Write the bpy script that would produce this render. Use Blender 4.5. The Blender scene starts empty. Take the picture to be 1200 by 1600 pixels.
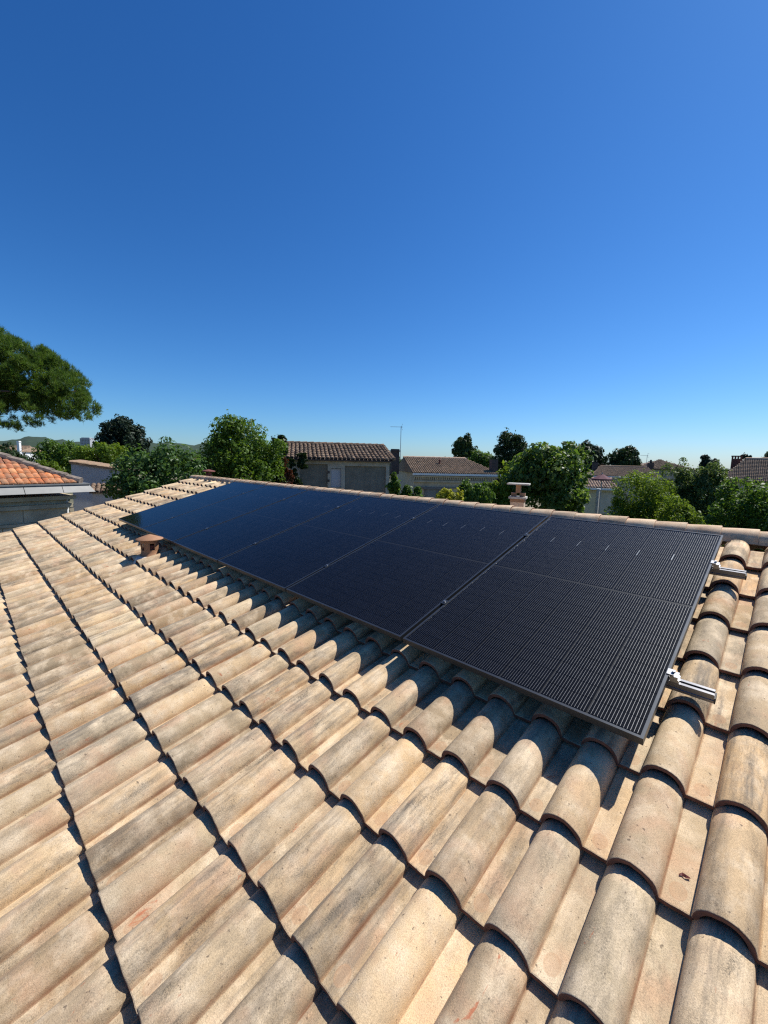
import bpy, bmesh, math, random
import numpy as np
from mathutils import Matrix, Vector, Quaternion

# ------------------------------------------------------------------ camera, sky, sun, exposure
SC = bpy.context.scene
COL = SC.collection
YAW, PITCH, ROLL = math.radians(44.345), math.radians(-6.974), math.radians(1.3)
CAM = Vector((0.278, -1.612, 0.947))
SLOPE = math.radians(15.74)
F12 = 646.34                                   # focal length in 1200-wide pixels
FW = Vector((-math.sin(YAW) * math.cos(PITCH), math.cos(YAW) * math.cos(PITCH), math.sin(PITCH)))
_r = Vector((math.cos(YAW), math.sin(YAW), 0)); _u = _r.cross(FW)
RT = math.cos(ROLL) * _r + math.sin(ROLL) * _u
UP = -math.sin(ROLL) * _r + math.cos(ROLL) * _u
cd = bpy.data.cameras.new('camera'); cam = bpy.data.objects.new('camera', cd); COL.objects.link(cam)
cd.sensor_fit = 'HORIZONTAL'; cd.sensor_width = 36; cd.lens = F12 / 1200 * 36
cd.clip_start = 0.05; cd.clip_end = 9000
cam.matrix_world = Matrix(((RT.x, UP.x, -FW.x, CAM.x), (RT.y, UP.y, -FW.y, CAM.y), (RT.z, UP.z, -FW.z, CAM.z), (0, 0, 0, 1)))
SC.camera = cam

SUN_EL, SUN_AZ = math.radians(54), math.radians(19)      # azimuth from +Y towards +X
w = bpy.data.worlds.new('World'); SC.world = w; w.use_nodes = True
nt = w.node_tree
sky = nt.nodes.new('ShaderNodeTexSky'); sky.sky_type = 'NISHITA'; sky.sun_disc = False
sky.sun_elevation = SUN_EL; sky.sun_rotation = SUN_AZ
sky.altitude = 0; sky.air_density = 1.0; sky.dust_density = 0.3; sky.ozone_density = 1.0
bg = nt.nodes['Background']; bg.inputs[1].default_value = 0.0755
# the camera's contrast and saturation, as one curve per channel over the whole sky
sep = nt.nodes.new('ShaderNodeSeparateColor'); cmb = nt.nodes.new('ShaderNodeCombineColor')
nt.links.new(sky.outputs[0], sep.inputs[0])
for _i, (_g, _k) in enumerate(((1.56, 0.69), (1.22, 0.92), (1.10, 1.34))):
    a_ = nt.nodes.new('ShaderNodeMath'); a_.operation = 'MULTIPLY'; a_.inputs[1].default_value = 0.1
    b_ = nt.nodes.new('ShaderNodeMath'); b_.operation = 'POWER'; b_.inputs[1].default_value = _g
    c_ = nt.nodes.new('ShaderNodeMath'); c_.operation = 'MULTIPLY'; c_.inputs[1].default_value = _k * 10
    d_ = nt.nodes.new('ShaderNodeMath'); d_.operation = 'MINIMUM'; d_.inputs[1].default_value = 11.0
    nt.links.new(sep.outputs[_i], d_.inputs[0]); nt.links.new(d_.outputs[0], a_.inputs[0]); nt.links.new(a_.outputs[0], b_.inputs[0]); nt.links.new(b_.outputs[0], c_.inputs[0]); nt.links.new(c_.outputs[0], cmb.inputs[_i])
nt.links.new(cmb.outputs[0], bg.inputs[0])
sl_ = bpy.data.lights.new('sun', 'SUN'); sl_.energy = 5.0; sl_.angle = math.radians(0.53); sl_.color = (1.0, 0.965, 0.91)
sun = bpy.data.objects.new('sun', sl_); COL.objects.link(sun)
sdir = Vector((math.sin(SUN_AZ) * math.cos(SUN_EL), math.cos(SUN_AZ) * math.cos(SUN_EL), math.sin(SUN_EL)))
sun.rotation_euler = sdir.to_track_quat('Z', 'Y').to_euler(); sun.location = (0, 0, 30)
SC.view_settings.view_transform = 'Standard'; SC.view_settings.look = 'None'
SC.view_settings.exposure = 0.42; SC.view_settings.gamma = 1.0; SC.view_settings.use_curve_mapping = False
SC.cycles.use_denoising = False; SC.cycles.filter_width = 1.25
SC.cycles.max_bounces = 8; SC.cycles.transparent_max_bounces = 12

GROUND = -4.0
rng = np.random.default_rng(7); random.seed(7)

# ------------------------------------------------------------------ helpers
WM = {}
def spot(px, py, depth):
    """world point seen in the photo at (px, py), at a forward depth in metres"""
    d = FW + RT * ((px - 600) / F12) - UP * ((py - 800) / F12)
    h = Vector((FW.x, FW.y, 0)).normalized()
    return CAM + d * (depth / (d.x * h.x + d.y * h.y))
def az(deg): a = math.radians(deg); return Vector((math.sin(a), math.cos(a), 0))
def put(o, mw, parent=None):
    if o.name not in COL.objects: COL.objects.link(o)
    if parent is not None:
        o.parent = parent; o.matrix_parent_inverse = WM[parent.name].inverted()
    o.matrix_basis = mw; WM[o.name] = mw
    return o
def tag(o, label=None, cat=None, group=None, kind=None):
    if label: o['label'] = label
    if cat: o['category'] = cat
    if group: o['group'] = group
    if kind: o['kind'] = kind
    return o
def thing(name, loc, label, cat, group=None, rotz=0.0):
    o = bpy.data.objects.new(name, None); o.empty_display_size = 0.2
    put(o, Matrix.Translation(loc) @ Matrix.Rotation(rotz, 4, 'Z'))
    return tag(o, label, cat, group)
def mesh_obj(name, verts, faces, mats, parent=None, mw=None, smooth=False, mi=None):
    me = bpy.data.meshes.new(name); me.from_pydata([tuple(v) for v in verts], [], faces)
    for m in (mats if isinstance(mats, (list, tuple)) else [mats]): me.materials.append(m)
    if smooth: me.polygons.foreach_set('use_smooth', [True] * len(me.polygons))
    if mi is not None: me.polygons.foreach_set('material_index', mi)
    me.update()
    return put(bpy.data.objects.new(name, me), mw if mw is not None else (WM[parent.name] if parent else Matrix()), parent)
def link_copy(o, mw, parent):
    c = o.copy(); COL.objects.link(c); return put(c, mw, parent)

class MB:
    """collects boxes, prisms and tubes into one mesh"""
    def __init__(s): s.v = []; s.f = []
    def add(s, vs, fs):
        b = len(s.v); s.v += [tuple(v) for v in vs]; s.f += [tuple(i + b for i in f) for f in fs]; return s
    def box(s, x0, x1, y0, y1, z0, z1):
        return s.add([(x0,y0,z0),(x1,y0,z0),(x1,y1,z0),(x0,y1,z0),(x0,y0,z1),(x1,y0,z1),(x1,y1,z1),(x0,y1,z1)],
                     [(0,3,2,1),(4,5,6,7),(0,1,5,4),(1,2,6,5),(2,3,7,6),(3,0,4,7)])
    def slab(s, pts, t):
        """polygon (list of 3-D points) thickened downwards by t along its normal"""
        p = [Vector(q) for q in pts]; n = (p[1]-p[0]).cross(p[2]-p[0]).normalized()
        if n.z < 0: p = p[::-1]; n = -n
        k = len(p)
        return s.add(p + [q - n*t for q in p], [tuple(range(k)), tuple(range(2*k-1, k-1, -1))] + [(i, k+i, k+(i+1) % k, (i+1) % k) for i in range(k)])
    def tube(s, pts, rad, n=8, cap=True):
        pts = [Vector(p) for p in pts]; rad = rad if hasattr(rad, '__len__') else [rad]*len(pts)
        vs = []; fs = []
        for i, p in enumerate(pts):
            t = (pts[min(i+1, len(pts)-1)] - pts[max(i-1, 0)]).normalized()
            a = t.orthogonal().normalized() if abs(t.z) > .99 else t.cross(Vector((0,0,1))).normalized()
            b = t.cross(a)
            for k in range(n):
                an = 2*math.pi*k/n; vs.append(p + (a*math.cos(an) + b*math.sin(an))*rad[i])
        for i in range(len(pts)-1):
            for k in range(n):
                fs.append((i*n+k, i*n+(k+1) % n, (i+1)*n+(k+1) % n, (i+1)*n+k))
        if cap: fs += [tuple(range(n-1, -1, -1)), tuple(range((len(pts)-1)*n, len(pts)*n))]
        return s.add(vs, fs)
    def lathe(s, prof, n=24):
        vs = [(r*math.cos(2*math.pi*k/n), r*math.sin(2*math.pi*k/n), z) for r, z in prof for k in range(n)]
        fs = [(i*n+k, i*n+(k+1) % n, (i+1)*n+(k+1) % n, (i+1)*n+k) for i in range(len(prof)-1) for k in range(n)]
        return s.add(vs, fs)
    def build(s, name, mat, parent=None, mw=None, smooth=False):
        return mesh_obj(name, s.v, s.f, mat, parent, mw, smooth)

# ------------------------------------------------------------------ materials
def new_mat(name):
    m = bpy.data.materials.new(name); m.use_nodes = True
    return m, m.node_tree, m.node_tree.nodes['Principled BSDF']
def N(nt, typ, **kw):
    n = nt.nodes.new(typ)
    for k, v in kw.items():
        if k.startswith('i_'):
            key = k[2:]; n.inputs[int(key) if key.isdigit() else key].default_value = v
        else: setattr(n, k, v)
    return n
def ramp(nt, src, stops, interp='LINEAR'):
    r = nt.nodes.new('ShaderNodeValToRGB'); r.color_ramp.interpolation = interp
    e = r.color_ramp.elements
    while len(e) < len(stops): e.new(0.5)
    for i, (p, c) in enumerate(stops):
        e[i].position = p; e[i].color = (c, c, c, 1) if not hasattr(c, '__len__') else (*c, 1)
    nt.links.new(src, r.inputs[0]); return r.outputs[0]
def mixc(nt, fac, a, b, mode='MIX'):
    n = nt.nodes.new('ShaderNodeMix'); n.data_type = 'RGBA'; n.blend_type = mode
    for sock, v in ((0, fac), (6, a), (7, b)):
        if hasattr(v, 'links'): nt.links.new(v, n.inputs[sock])
        elif hasattr(v, '__len__'): n.inputs[sock].default_value = (*v, 1)
        else: n.inputs[sock].default_value = v if sock == 0 else (v, v, v, 1)
    return n.outputs[2]
def math_(nt, op, a, b=None, c=None):
    n = nt.nodes.new('ShaderNodeMath'); n.operation = op
    for i, v in enumerate((a, b, c)):
        if v is None: continue
        if hasattr(v, 'links'): nt.links.new(v, n.inputs[i])
        else: n.inputs[i].default_value = v
    return n.outputs[0]
def noise(nt, vec, scale, detail=4, rough=0.55, dist=0.0):
    n = nt.nodes.new('ShaderNodeTexNoise'); n.inputs['Scale'].default_value = scale
    n.inputs['Detail'].default_value = detail; n.inputs['Roughness'].default_value = rough; n.inputs['Distortion'].default_value = dist
    if vec is not None: nt.links.new(vec, n.inputs['Vector'])
    return n.outputs[0]
def bump(nt, bsdf, h, strength, dist=0.01):
    b = nt.nodes.new('ShaderNodeBump'); b.inputs['Strength'].default_value = strength; b.inputs['Distance'].default_value = dist
    nt.links.new(h, b.inputs['Height']); nt.links.new(b.outputs[0], bsdf.inputs['Normal'])
def rand_vec(nt, vec, rnd, amount=91.0):
    a = nt.nodes.new('ShaderNodeVectorMath'); a.operation = 'ADD'
    c = nt.nodes.new('ShaderNodeCombineXYZ')
    m = math_(nt, 'MULTIPLY', rnd, amount)
    for i in range(3): nt.links.new(m, c.inputs[i])
    nt.links.new(vec, a.inputs[0]); nt.links.new(c.outputs[0], a.inputs[1])
    return a.outputs[0]

def tile_material(name, island=False, spot_mark=False, shades=None, dark=1.0, red=True, soft=1.0):
    m, nt, b = new_mat(name)
    oc = N(nt, 'ShaderNodeTexCoord').outputs['Object']
    if island: rnd = N(nt, 'ShaderNodeNewGeometry').outputs['Random Per Island']
    else: rnd = N(nt, 'ShaderNodeObjectInfo').outputs['Random']
    v = rand_vec(nt, oc, rnd)
    shades = shades or [(0.0, (.44, .32, .19)), (.12, (.62, .45, .28)), (.24, (.50, .39, .26)), (.36, (.68, .50, .31)), (.46, (.36, .285, .20)),
                        (.56, (.58, .39, .215)), (.66, (.70, .55, .36)), (.76, (.42, .345, .25)), (.88, (.63, .48, .32)), (1.0, (.50, .36, .215))]
    shades = [(p_, (c_[0]*1.02, c_[1]*.985, c_[2]*.89)) for p_, c_ in shades]
    col = ramp(nt, rnd, shades)
    r2 = math_(nt, 'FRACT', math_(nt, 'MULTIPLY', rnd, 53.77))
    col = mixc(nt, 1.0, col, ramp(nt, r2, [(0, .66), (.25, .92), (.6, 1.02), (1, 1.16)]), 'MULTIPLY')
    st = nt.nodes.new('ShaderNodeMapping'); st.inputs['Scale'].default_value = (1.5, .55, 1.5); nt.links.new(v, st.inputs[0])
    n1 = noise(nt, v, 9, 6, .65)
    col = mixc(nt, ramp(nt, n1, [(.45, 0.0), (.66, .8*soft)]), col, (.76, .60, .40))
    n2 = noise(nt, v, 5, 4, .6, .4)
    col = mixc(nt, ramp(nt, n2, [(.5, 0.0), (.70, .6)]), col, (.56, .33, .19))
    # long grey weathering streaks down the slope
    s2 = nt.nodes.new('ShaderNodeMapping'); s2.inputs['Scale'].default_value = (3.2, .35, 3.2); nt.links.new(v, s2.inputs[0])
    n5 = noise(nt, s2.outputs[0], 9, 6, .65, .2)
    rr = math_(nt, 'FRACT', math_(nt, 'MULTIPLY', rnd, 17.31))
    col = mixc(nt, math_(nt, 'MULTIPLY', ramp(nt, n5, [(.45, 0.0), (.64, .78)]), math_(nt, 'MULTIPLY', rr, dark)), col, (.20, .165, .125))
    # grey lichen bloom broken into specks
    n3 = noise(nt, st.outputs[0], 8.0, 9, .70, .3)
    sp = noise(nt, v, 260, 4, .85)
    patch = ramp(nt, n3, [(.47, 0.0), (.63, 1.0)])
    speck = ramp(nt, sp, [(.40, 1.0), (.58, .22)])
    amt = math_(nt, 'MULTIPLY_ADD', rr, .65, .35)
    fac = math_(nt, 'MULTIPLY', math_(nt, 'MULTIPLY', patch, speck), math_(nt, 'MULTIPLY', amt, dark))
    col = mixc(nt, fac, col, (.060, .055, .045))
    # sandy grain and scattered pits
    g = noise(nt, v, 330, 4, .85)
    col = mixc(nt, 1.0, col, ramp(nt, g, [(.34, .58), (.5, .98), (.66, 1.22)]), 'MULTIPLY')
    pit = noise(nt, v, 75, 2, .5)
    col = mixc(nt, ramp(nt, pit, [(.26, .7), (.31, 0.0)]), col, (.10, .07, .05))
    if red:
        n4 = noise(nt, st.outputs[0], 11, 5, .7, .8)
        col = mixc(nt, ramp(nt, n4, [(.665, 0.0), (.71, .8)]), col, (.42, .125, .055))
    if spot_mark:
        sx = nt.nodes.new('ShaderNodeSeparateXYZ'); nt.links.new(oc, sx.inputs[0])
        dx = math_(nt, 'SUBTRACT', sx.outputs[0], .172); dy = math_(nt, 'SUBTRACT', sx.outputs[1], .052)
        d = math_(nt, 'SQRT', math_(nt, 'ADD', math_(nt, 'POWER', dx, 2), math_(nt, 'POWER', math_(nt, 'MULTIPLY', dy, .8), 2)))
        col = mixc(nt, ramp(nt, d, [(.016, .35), (.0205, .5), (.0225, 0.0)]), col, (.45, .25, .13))
        # orange line where the barrel meets the pan
        dl = math_(nt, 'ABSOLUTE', math_(nt, 'SUBTRACT', sx.outputs[0], .1355))
        ln = math_(nt, 'MULTIPLY', ramp(nt, dl, [(.0015, .85), (.004, 0.0)]), ramp(nt, n2, [(.40, .35), (.6, 1.0)]))
        col = mixc(nt, ln, col, (.26, .12, .06))
    nt.links.new(col, b.inputs['Base Color']); b.inputs['Roughness'].default_value = .86
    b.inputs['Specular IOR Level'].default_value = .25
    hb = math_(nt, 'ADD', math_(nt, 'MULTIPLY', g, .5), n1)
    bump(nt, b, hb, .55, .004)
    return m

def plain(name, col, rough=.7, metal=0.0, spec=.4, var=0.0, scale=6, bmp=0.0, bscale=80, col2=None):
    m, nt, b = new_mat(name)
    b.inputs['Roughness'].default_value = rough; b.inputs['Metallic'].default_value = metal; b.inputs['Specular IOR Level'].default_value = spec
    oc = N(nt, 'ShaderNodeTexCoord').outputs['Object']
    if var or col2:
        n = noise(nt, oc, scale, 6, .62, .3)
        c2 = col2 or tuple(c*(1-var) for c in col)
        nt.links.new(mixc(nt, ramp(nt, n, [(.35, 0.0), (.68, 1.0)]), col, c2), b.inputs['Base Color'])
    else: b.inputs['Base Color'].default_value = (*col, 1)
    if bmp: bump(nt, b, noise(nt, oc, bscale, 4, .6), bmp, .01)
    return m

def leaf_material(name, c1, c2, c3, gloss=.3, trans=.3):
    c1, c2, c3 = [(c[0]*1.04, c[1]*1.0, c[2]) for c in (c1, c2, c3)]
    m, nt, b = new_mat(name)
    rnd = N(nt, 'ShaderNodeNewGeometry').outputs['Random Per Island']
    oc = N(nt, 'ShaderNodeTexCoord').outputs['Object']
    col = ramp(nt, rnd, [(0, c1), (.55, c2), (1, c3)])
    col = mixc(nt, ramp(nt, noise(nt, oc, 1.1, 3), [(.35, 0.0), (.65, .5)]), col, tuple(x*.62 for x in c1))
    nt.links.new(col, b.inputs['Base Color']); b.inputs['Roughness'].default_value = .5
    b.inputs['Specular IOR Level'].default_value = gloss
    tr = nt.nodes.new('ShaderNodeBsdfTranslucent'); nt.links.new(mixc(nt, 1.0, col, (1.8, 1.65, 1.0), 'MULTIPLY'), tr.inputs[0])
    mx = nt.nodes.new('ShaderNodeMixShader'); mx.inputs[0].default_value = trans
    nt.links.new(b.outputs[0], mx.inputs[1]); nt.links.new(tr.outputs[0], mx.inputs[2])
    nt.links.new(mx.outputs[0], nt.nodes['Material Output'].inputs[0])
    return m

M = {}
M['tile'] = tile_material('clay_tile', spot_mark=True)
M['tile_far'] = tile_material('clay_tile_joined', island=True)
M['ridge'] = tile_material('clay_ridge_tile', red=False, dark=.8, shades=[(0, (.60, .44, .31)), (.5, (.66, .48, .33)), (1, (.56, .43, .32))])
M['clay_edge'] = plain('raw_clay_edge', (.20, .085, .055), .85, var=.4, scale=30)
M['underlay'] = plain('roof_underlay', (.05, .04, .035), .9, var=.3)
M['mortar'] = plain('pale_mortar', (.62, .56, .48), .9, var=.3, scale=40, bmp=.6)
M['render'] = plain('cream_render', (.60, .53, .42), .9, var=.15, scale=3, bmp=.2)
M['alu'] = plain('aluminium', (.20, .20, .21), .42, .9, var=.12, scale=20)
M['steel'] = plain('clamp_steel', (.38, .38, .38), .38, .95)
M['black_plastic'] = plain('black_end_cap', (.02, .02, .022), .5)
M['frame'] = plain('black_anodised_frame', (.085, .09, .095), .38, .8, var=.15, scale=15)
M['backsheet'] = plain('black_backsheet', (.004, .0045, .007), .6)
M['strip_metal'] = plain('silver_metal', (.55, .57, .60), .4, .8)
M['terracotta'] = plain('terracotta', (.36, .185, .095), .75, var=.3, scale=9, bmp=.15, bscale=90)
M['terracotta_dark'] = plain('dark_red_terracotta', (.17, .055, .04), .8, var=.3)
M['leaf_dry'] = plain('dry_red_leaf', (.12, .02, .015), .6, var=.4, scale=60)

# solar cell: near black silicon with sixteen fine silver wires up each cell
def cell_material():
    m, nt, b = new_mat('solar_cell')
    oc = N(nt, 'ShaderNodeTexCoord').outputs['Object']
    sx = nt.nodes.new('ShaderNodeSeparateXYZ'); nt.links.new(oc, sx.inputs[0])
    ph = math_(nt, 'FRACT', math_(nt, 'DIVIDE', math_(nt, 'ADD', sx.outputs[0], 1.0), .0113))
    ln = math_(nt, 'LESS_THAN', math_(nt, 'ABSOLUTE', math_(nt, 'SUBTRACT', ph, .5)), .040)
    rnd = N(nt, 'ShaderNodeObjectInfo').outputs['Random']
    base = ramp(nt, rnd, [(0, (.0018, .0021, .0040)), (1, (.0030, .0035, .0065))])
    nt.links.new(mixc(nt, ln, base, (.42, .415, .415)), b.inputs['Base Color'])
    nt.links.new(ln, b.inputs['Metallic'])
    b.inputs['Roughness'].default_value = .46; b.inputs['Specular IOR Level'].default_value = .06
    return m
M['cell'] = cell_material()
def glass_material():
    m, nt, b = new_mat('solar_glass'); nt.nodes.remove(b)
    g = nt.nodes.new('ShaderNodeBsdfGlossy'); g.inputs['Roughness'].default_value = .045; g.inputs[0].default_value = (.55, .66, .70, 1)
    oc = N(nt, 'ShaderNodeTexCoord').outputs['Object']
    nt.links.new(ramp(nt, noise(nt, oc, 2.3, 6, .7, .5), [(.35, .03), (.7, .10)]), g.inputs['Roughness'])
    t = nt.nodes.new('ShaderNodeBsdfTransparent'); t.inputs[0].default_value = (.97, .98, .98, 1)
    fr = nt.nodes.new('ShaderNodeFresnel'); fr.inputs[0].default_value = 1.26
    mx = nt.nodes.new('ShaderNodeMixShader')
    nt.links.new(fr.outputs[0], mx.inputs[0]); nt.links.new(t.outputs[0], mx.inputs[1]); nt.links.new(g.outputs[0], mx.inputs[2])
    nt.links.new(mx.outputs[0], nt.nodes['Material Output'].inputs[0])
    return m
M['glass'] = glass_material()

# ------------------------------------------------------------------ the ground and far land
def ground_material():
    m, nt, b = new_mat('garden_ground')
    oc = N(nt, 'ShaderNodeTexCoord').outputs['Object']
    n1 = noise(nt, oc, .05, 6, .6); n2 = noise(nt, oc, 3, 5, .7)
    c = mixc(nt, ramp(nt, n1, [(.42, 0.0), (.6, 1.0)]), (.055, .075, .028), (.16, .13, .075))
    c = mixc(nt, 1.0, c, ramp(nt, n2, [(.3, .6), (.7, 1.2)]), 'MULTIPLY')
    nt.links.new(c, b.inputs['Base Color']); b.inputs['Roughness'].default_value = .95
    bump(nt, b, n2, .5, .05); return m
M['ground'] = ground_material()
R = 4500.0
gv = [(0, 0, GROUND)] + [(R*math.cos(2*math.pi*k/48), R*math.sin(2*math.pi*k/48), GROUND) for k in range(48)]
tag(mesh_obj('ground', gv, [(0, 1+k, 1+(k+1) % 48) for k in range(48)], M['ground']), kind='structure')

# ------------------------------------------------------------------ our house
XL, XR = -9.62, 2.60                     # verge on the left, right end
Sv = Vector((0, math.cos(SLOPE), math.sin(SLOPE))); Nv = Vector((0, -math.sin(SLOPE), math.cos(SLOPE)))
def roofp(x, s, n): return Vector((x, 0, 0)) + Sv*s + Nv*n
PITCH_X, GAUGE, STEP = .208, .368, .030
RIDGE_Y, RIDGE_Z, RIDGE_R = 2.235, .447, .086
EAVE_S = -3.45
house = thing('house', (-3.5, 2.2, GROUND), 'low house in the foreground under a wide pale clay tiled roof carrying the solar panels', 'house')
eave = roofp(0, EAVE_S, -.23); ez = eave.z
yb = RIDGE_Y + (RIDGE_Y - eave.y)
mb = MB(); mb.box(XL+.25, XR-.1, eave.y+.45, yb-.45, GROUND, ez-.05)
gz = RIDGE_Z - .16
mb.add([(XL+.25, eave.y+.45, ez-.05), (XL+.25, yb-.45, ez-.05), (XL+.25, RIDGE_Y, gz-.12), (XL+.45, eave.y+.45, ez-.05), (XL+.45, yb-.45, ez-.05), (XL+.45, RIDGE_Y, gz-.12)],
       [(0, 2, 1), (3, 4, 5), (0, 1, 4, 3), (1, 2, 5, 4), (2, 0, 3, 5)])
mb.build('wall', M['render'], house)
mb = MB()
mb.slab([(XL, eave.y, ez), (XR, eave.y, ez), (XR, RIDGE_Y, gz), (XL, RIDGE_Y, gz)], .06)
mb.slab([(XL, RIDGE_Y+.002, gz), (XR, RIDGE_Y+.002, gz), (XR, yb, ez), (XL, yb, ez)], .06)
roof = mb.build('roof', M['underlay'], house)

TL = .43
def tile_geo(seed, length=TL, ragged=False):
    """S-profile clay tile: barrel on the left, flat pan on the right; y runs up the slope, the nose is at y=0"""
    r = random.Random(seed)
    T = .0155
    prof = []
    rx, rz = .0665, .066
    for k in range(13):
        a = math.radians(178 - k*(178-9)/12)
        prof.append((.0665 + rx*math.cos(a), rz*math.sin(a)**.92 + .002))
    prof += [(.1345, .0030), (.1365, -.0012), (.1400, .0006), (.1600, 0), (.1850, .0002), (.2035, .0010), (.2120, .0018)]
    n = len(prof)
    nor = []
    for i in range(n):
        a = prof[max(i-1, 0)]; c = prof[min(i+1, n-1)]
        dx, dz = c[0]-a[0], c[1]-a[1]; l = math.hypot(dx, dz); nor.append((-dz/l, dx/l))
    w1, w2, w3 = r.uniform(-1, 1), r.uniform(-1, 1), r.uniform(-1, 1)
    def warp(x, y, z):
        t = y/TL
        ch = .0008*math.sin(x*90 + 7*w1) + .0004*math.sin(x*210 + 9*w2) if y < .1 else 0
        return (x + .0020*w1*math.sin(3*t), y + ch + .004*w3*(x-.1)/.1, z + .0026*w2*math.sin(4*t + x*12) + .0016*w3*math.sin(9*x/.2))
    V = []; F = []; MI = []
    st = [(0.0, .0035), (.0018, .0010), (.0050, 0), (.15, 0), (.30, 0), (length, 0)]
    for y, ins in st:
        for i in range(n):
            yy = y
            if ragged and y == length: yy = y + r.uniform(-.012, .012)
            V.append(warp(prof[i][0]-nor[i][0]*ins, yy, prof[i][1]-nor[i][1]*ins))
    for s in range(len(st)-1):
        for i in range(n-1):
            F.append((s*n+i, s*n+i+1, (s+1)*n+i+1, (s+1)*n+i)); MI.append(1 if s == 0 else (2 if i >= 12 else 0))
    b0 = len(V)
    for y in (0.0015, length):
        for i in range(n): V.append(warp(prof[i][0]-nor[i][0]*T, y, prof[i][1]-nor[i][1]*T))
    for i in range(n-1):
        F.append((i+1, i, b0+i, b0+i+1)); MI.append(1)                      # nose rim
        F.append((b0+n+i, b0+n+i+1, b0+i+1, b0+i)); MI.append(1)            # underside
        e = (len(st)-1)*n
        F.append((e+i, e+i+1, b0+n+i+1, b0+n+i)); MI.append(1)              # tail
    return V, F, MI
def tile_data(name, geo, mats):
    V, F, MI = geo
    me = bpy.data.meshes.new(name); me.from_pydata(V, [], F)
    for m in mats: me.materials.append(m)
    me.polygons.foreach_set('material_index', [m % 2 for m in MI])
    me.polygons.foreach_set('use_smooth', [m == 0 for m in MI]); me.update()
    return me
NV = 9
geos = [tile_geo(100+i) for i in range(NV)]
short = [tile_geo(200+i, .262, True) for i in range(4)]
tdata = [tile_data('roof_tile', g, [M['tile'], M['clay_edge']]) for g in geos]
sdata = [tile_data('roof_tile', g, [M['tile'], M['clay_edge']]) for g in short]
TOPROW = 6
NCOL_L = -46
def tile_matrix(c, k, back=False):
    s = -.378 + GAUGE*k + random.uniform(-.003, .003)
    tilt = math.atan(STEP/GAUGE) + random.uniform(-.004, .004)
    yv = Sv*math.cos(tilt) - Nv*math.sin(tilt); zv = Nv*math.cos(tilt) + Sv*math.sin(tilt)
    p = roofp(c*PITCH_X - .003 + random.uniform(-.0015, .0015), s, -.158 + random.uniform(-.0015, .0015))
    m = Matrix(((1, 0, 0, p.x), (0, yv.y, zv.y, p.y), (0, yv.z, zv.z, p.z), (0, 0, 0, 1)))
    return m @ Matrix.Rotation(random.uniform(-.009, .009), 4, 'Z') @ Matrix.Rotation(random.uniform(-.014, .014), 4, 'Y')
tiles = []
for k in range(-8, TOPROW+1):
    for c in range(NCOL_L, 12):
        m = tile_matrix(c, k)
        p = m @ Vector((.1, .18, .03)); d = p - CAM
        z = d.dot(FW); seen = False
        if z > .1:
            x, y = 600 + F12*d.dot(RT)/z, 800 - F12*d.dot(UP)/z
            seen = -60 < x < 1270 and y < 1700
        s = -.378 + GAUGE*k
        if -6.95 < p.x < -.12 and s > .45 and s < 1.75: seen = False      # under the panels
        tiles.append((0 if seen else 1, d.length, k, c, m))
tiles.sort(key=lambda t: t[:2])
vi = []
SV, SF, SM = [], [], []
for i, (unseen, dist, k, c, m) in enumerate(tiles):
    j = random.randrange(NV); js = random.randrange(4)
    if i < 300 and not unseen:
        o = bpy.data.objects.new('roof_tile', sdata[js] if k == TOPROW else tdata[j])
        put(o, m, roof)
    else:
        V, F, MI = short[js] if k == TOPROW else geos[j]
        a = np.array(V) @ np.array(m.to_3x3()).T + np.array(m.translation)
        b = sum(len(q) for q in SV); SV.append(a); SF += [tuple(x+b for x in f) for f in F]; SM += MI
# the slope behind the ridge, tiled the same way
back = Matrix.Translation((0, 2*RIDGE_Y, 0)) @ Matrix.Rotation(math.pi, 4, 'Z')
for k in range(-6, TOPROW+1):
    for c in range(-12, 47):
        m = back @ tile_matrix(c, k)
        V, F, MI = short[0] if k == TOPROW else geos[random.randrange(NV)]
        a = np.array(V) @ np.array(m.to_3x3()).T + np.array(m.translation)
        if a[:, 0].min() < XL-.05 or a[:, 0].max() > XR+.1: continue
        b = sum(len(q) for q in SV); SV.append(a); SF += [tuple(x+b for x in f) for f in F]; SM += MI
me = bpy.data.meshes.new('roof_tiles'); me.from_pydata(np.concatenate(SV).tolist(), [], SF)
me.materials.append(M['tile_far']); me.materials.append(M['clay_edge'])
me.polygons.foreach_set('material_index', [m % 2 for m in SM]); me.polygons.foreach_set('use_smooth', [m == 0 for m in SM]); me.update()
tag(put(bpy.data.objects.new('roof_tiles', me), Matrix(), roof), kind='stuff')

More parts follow.
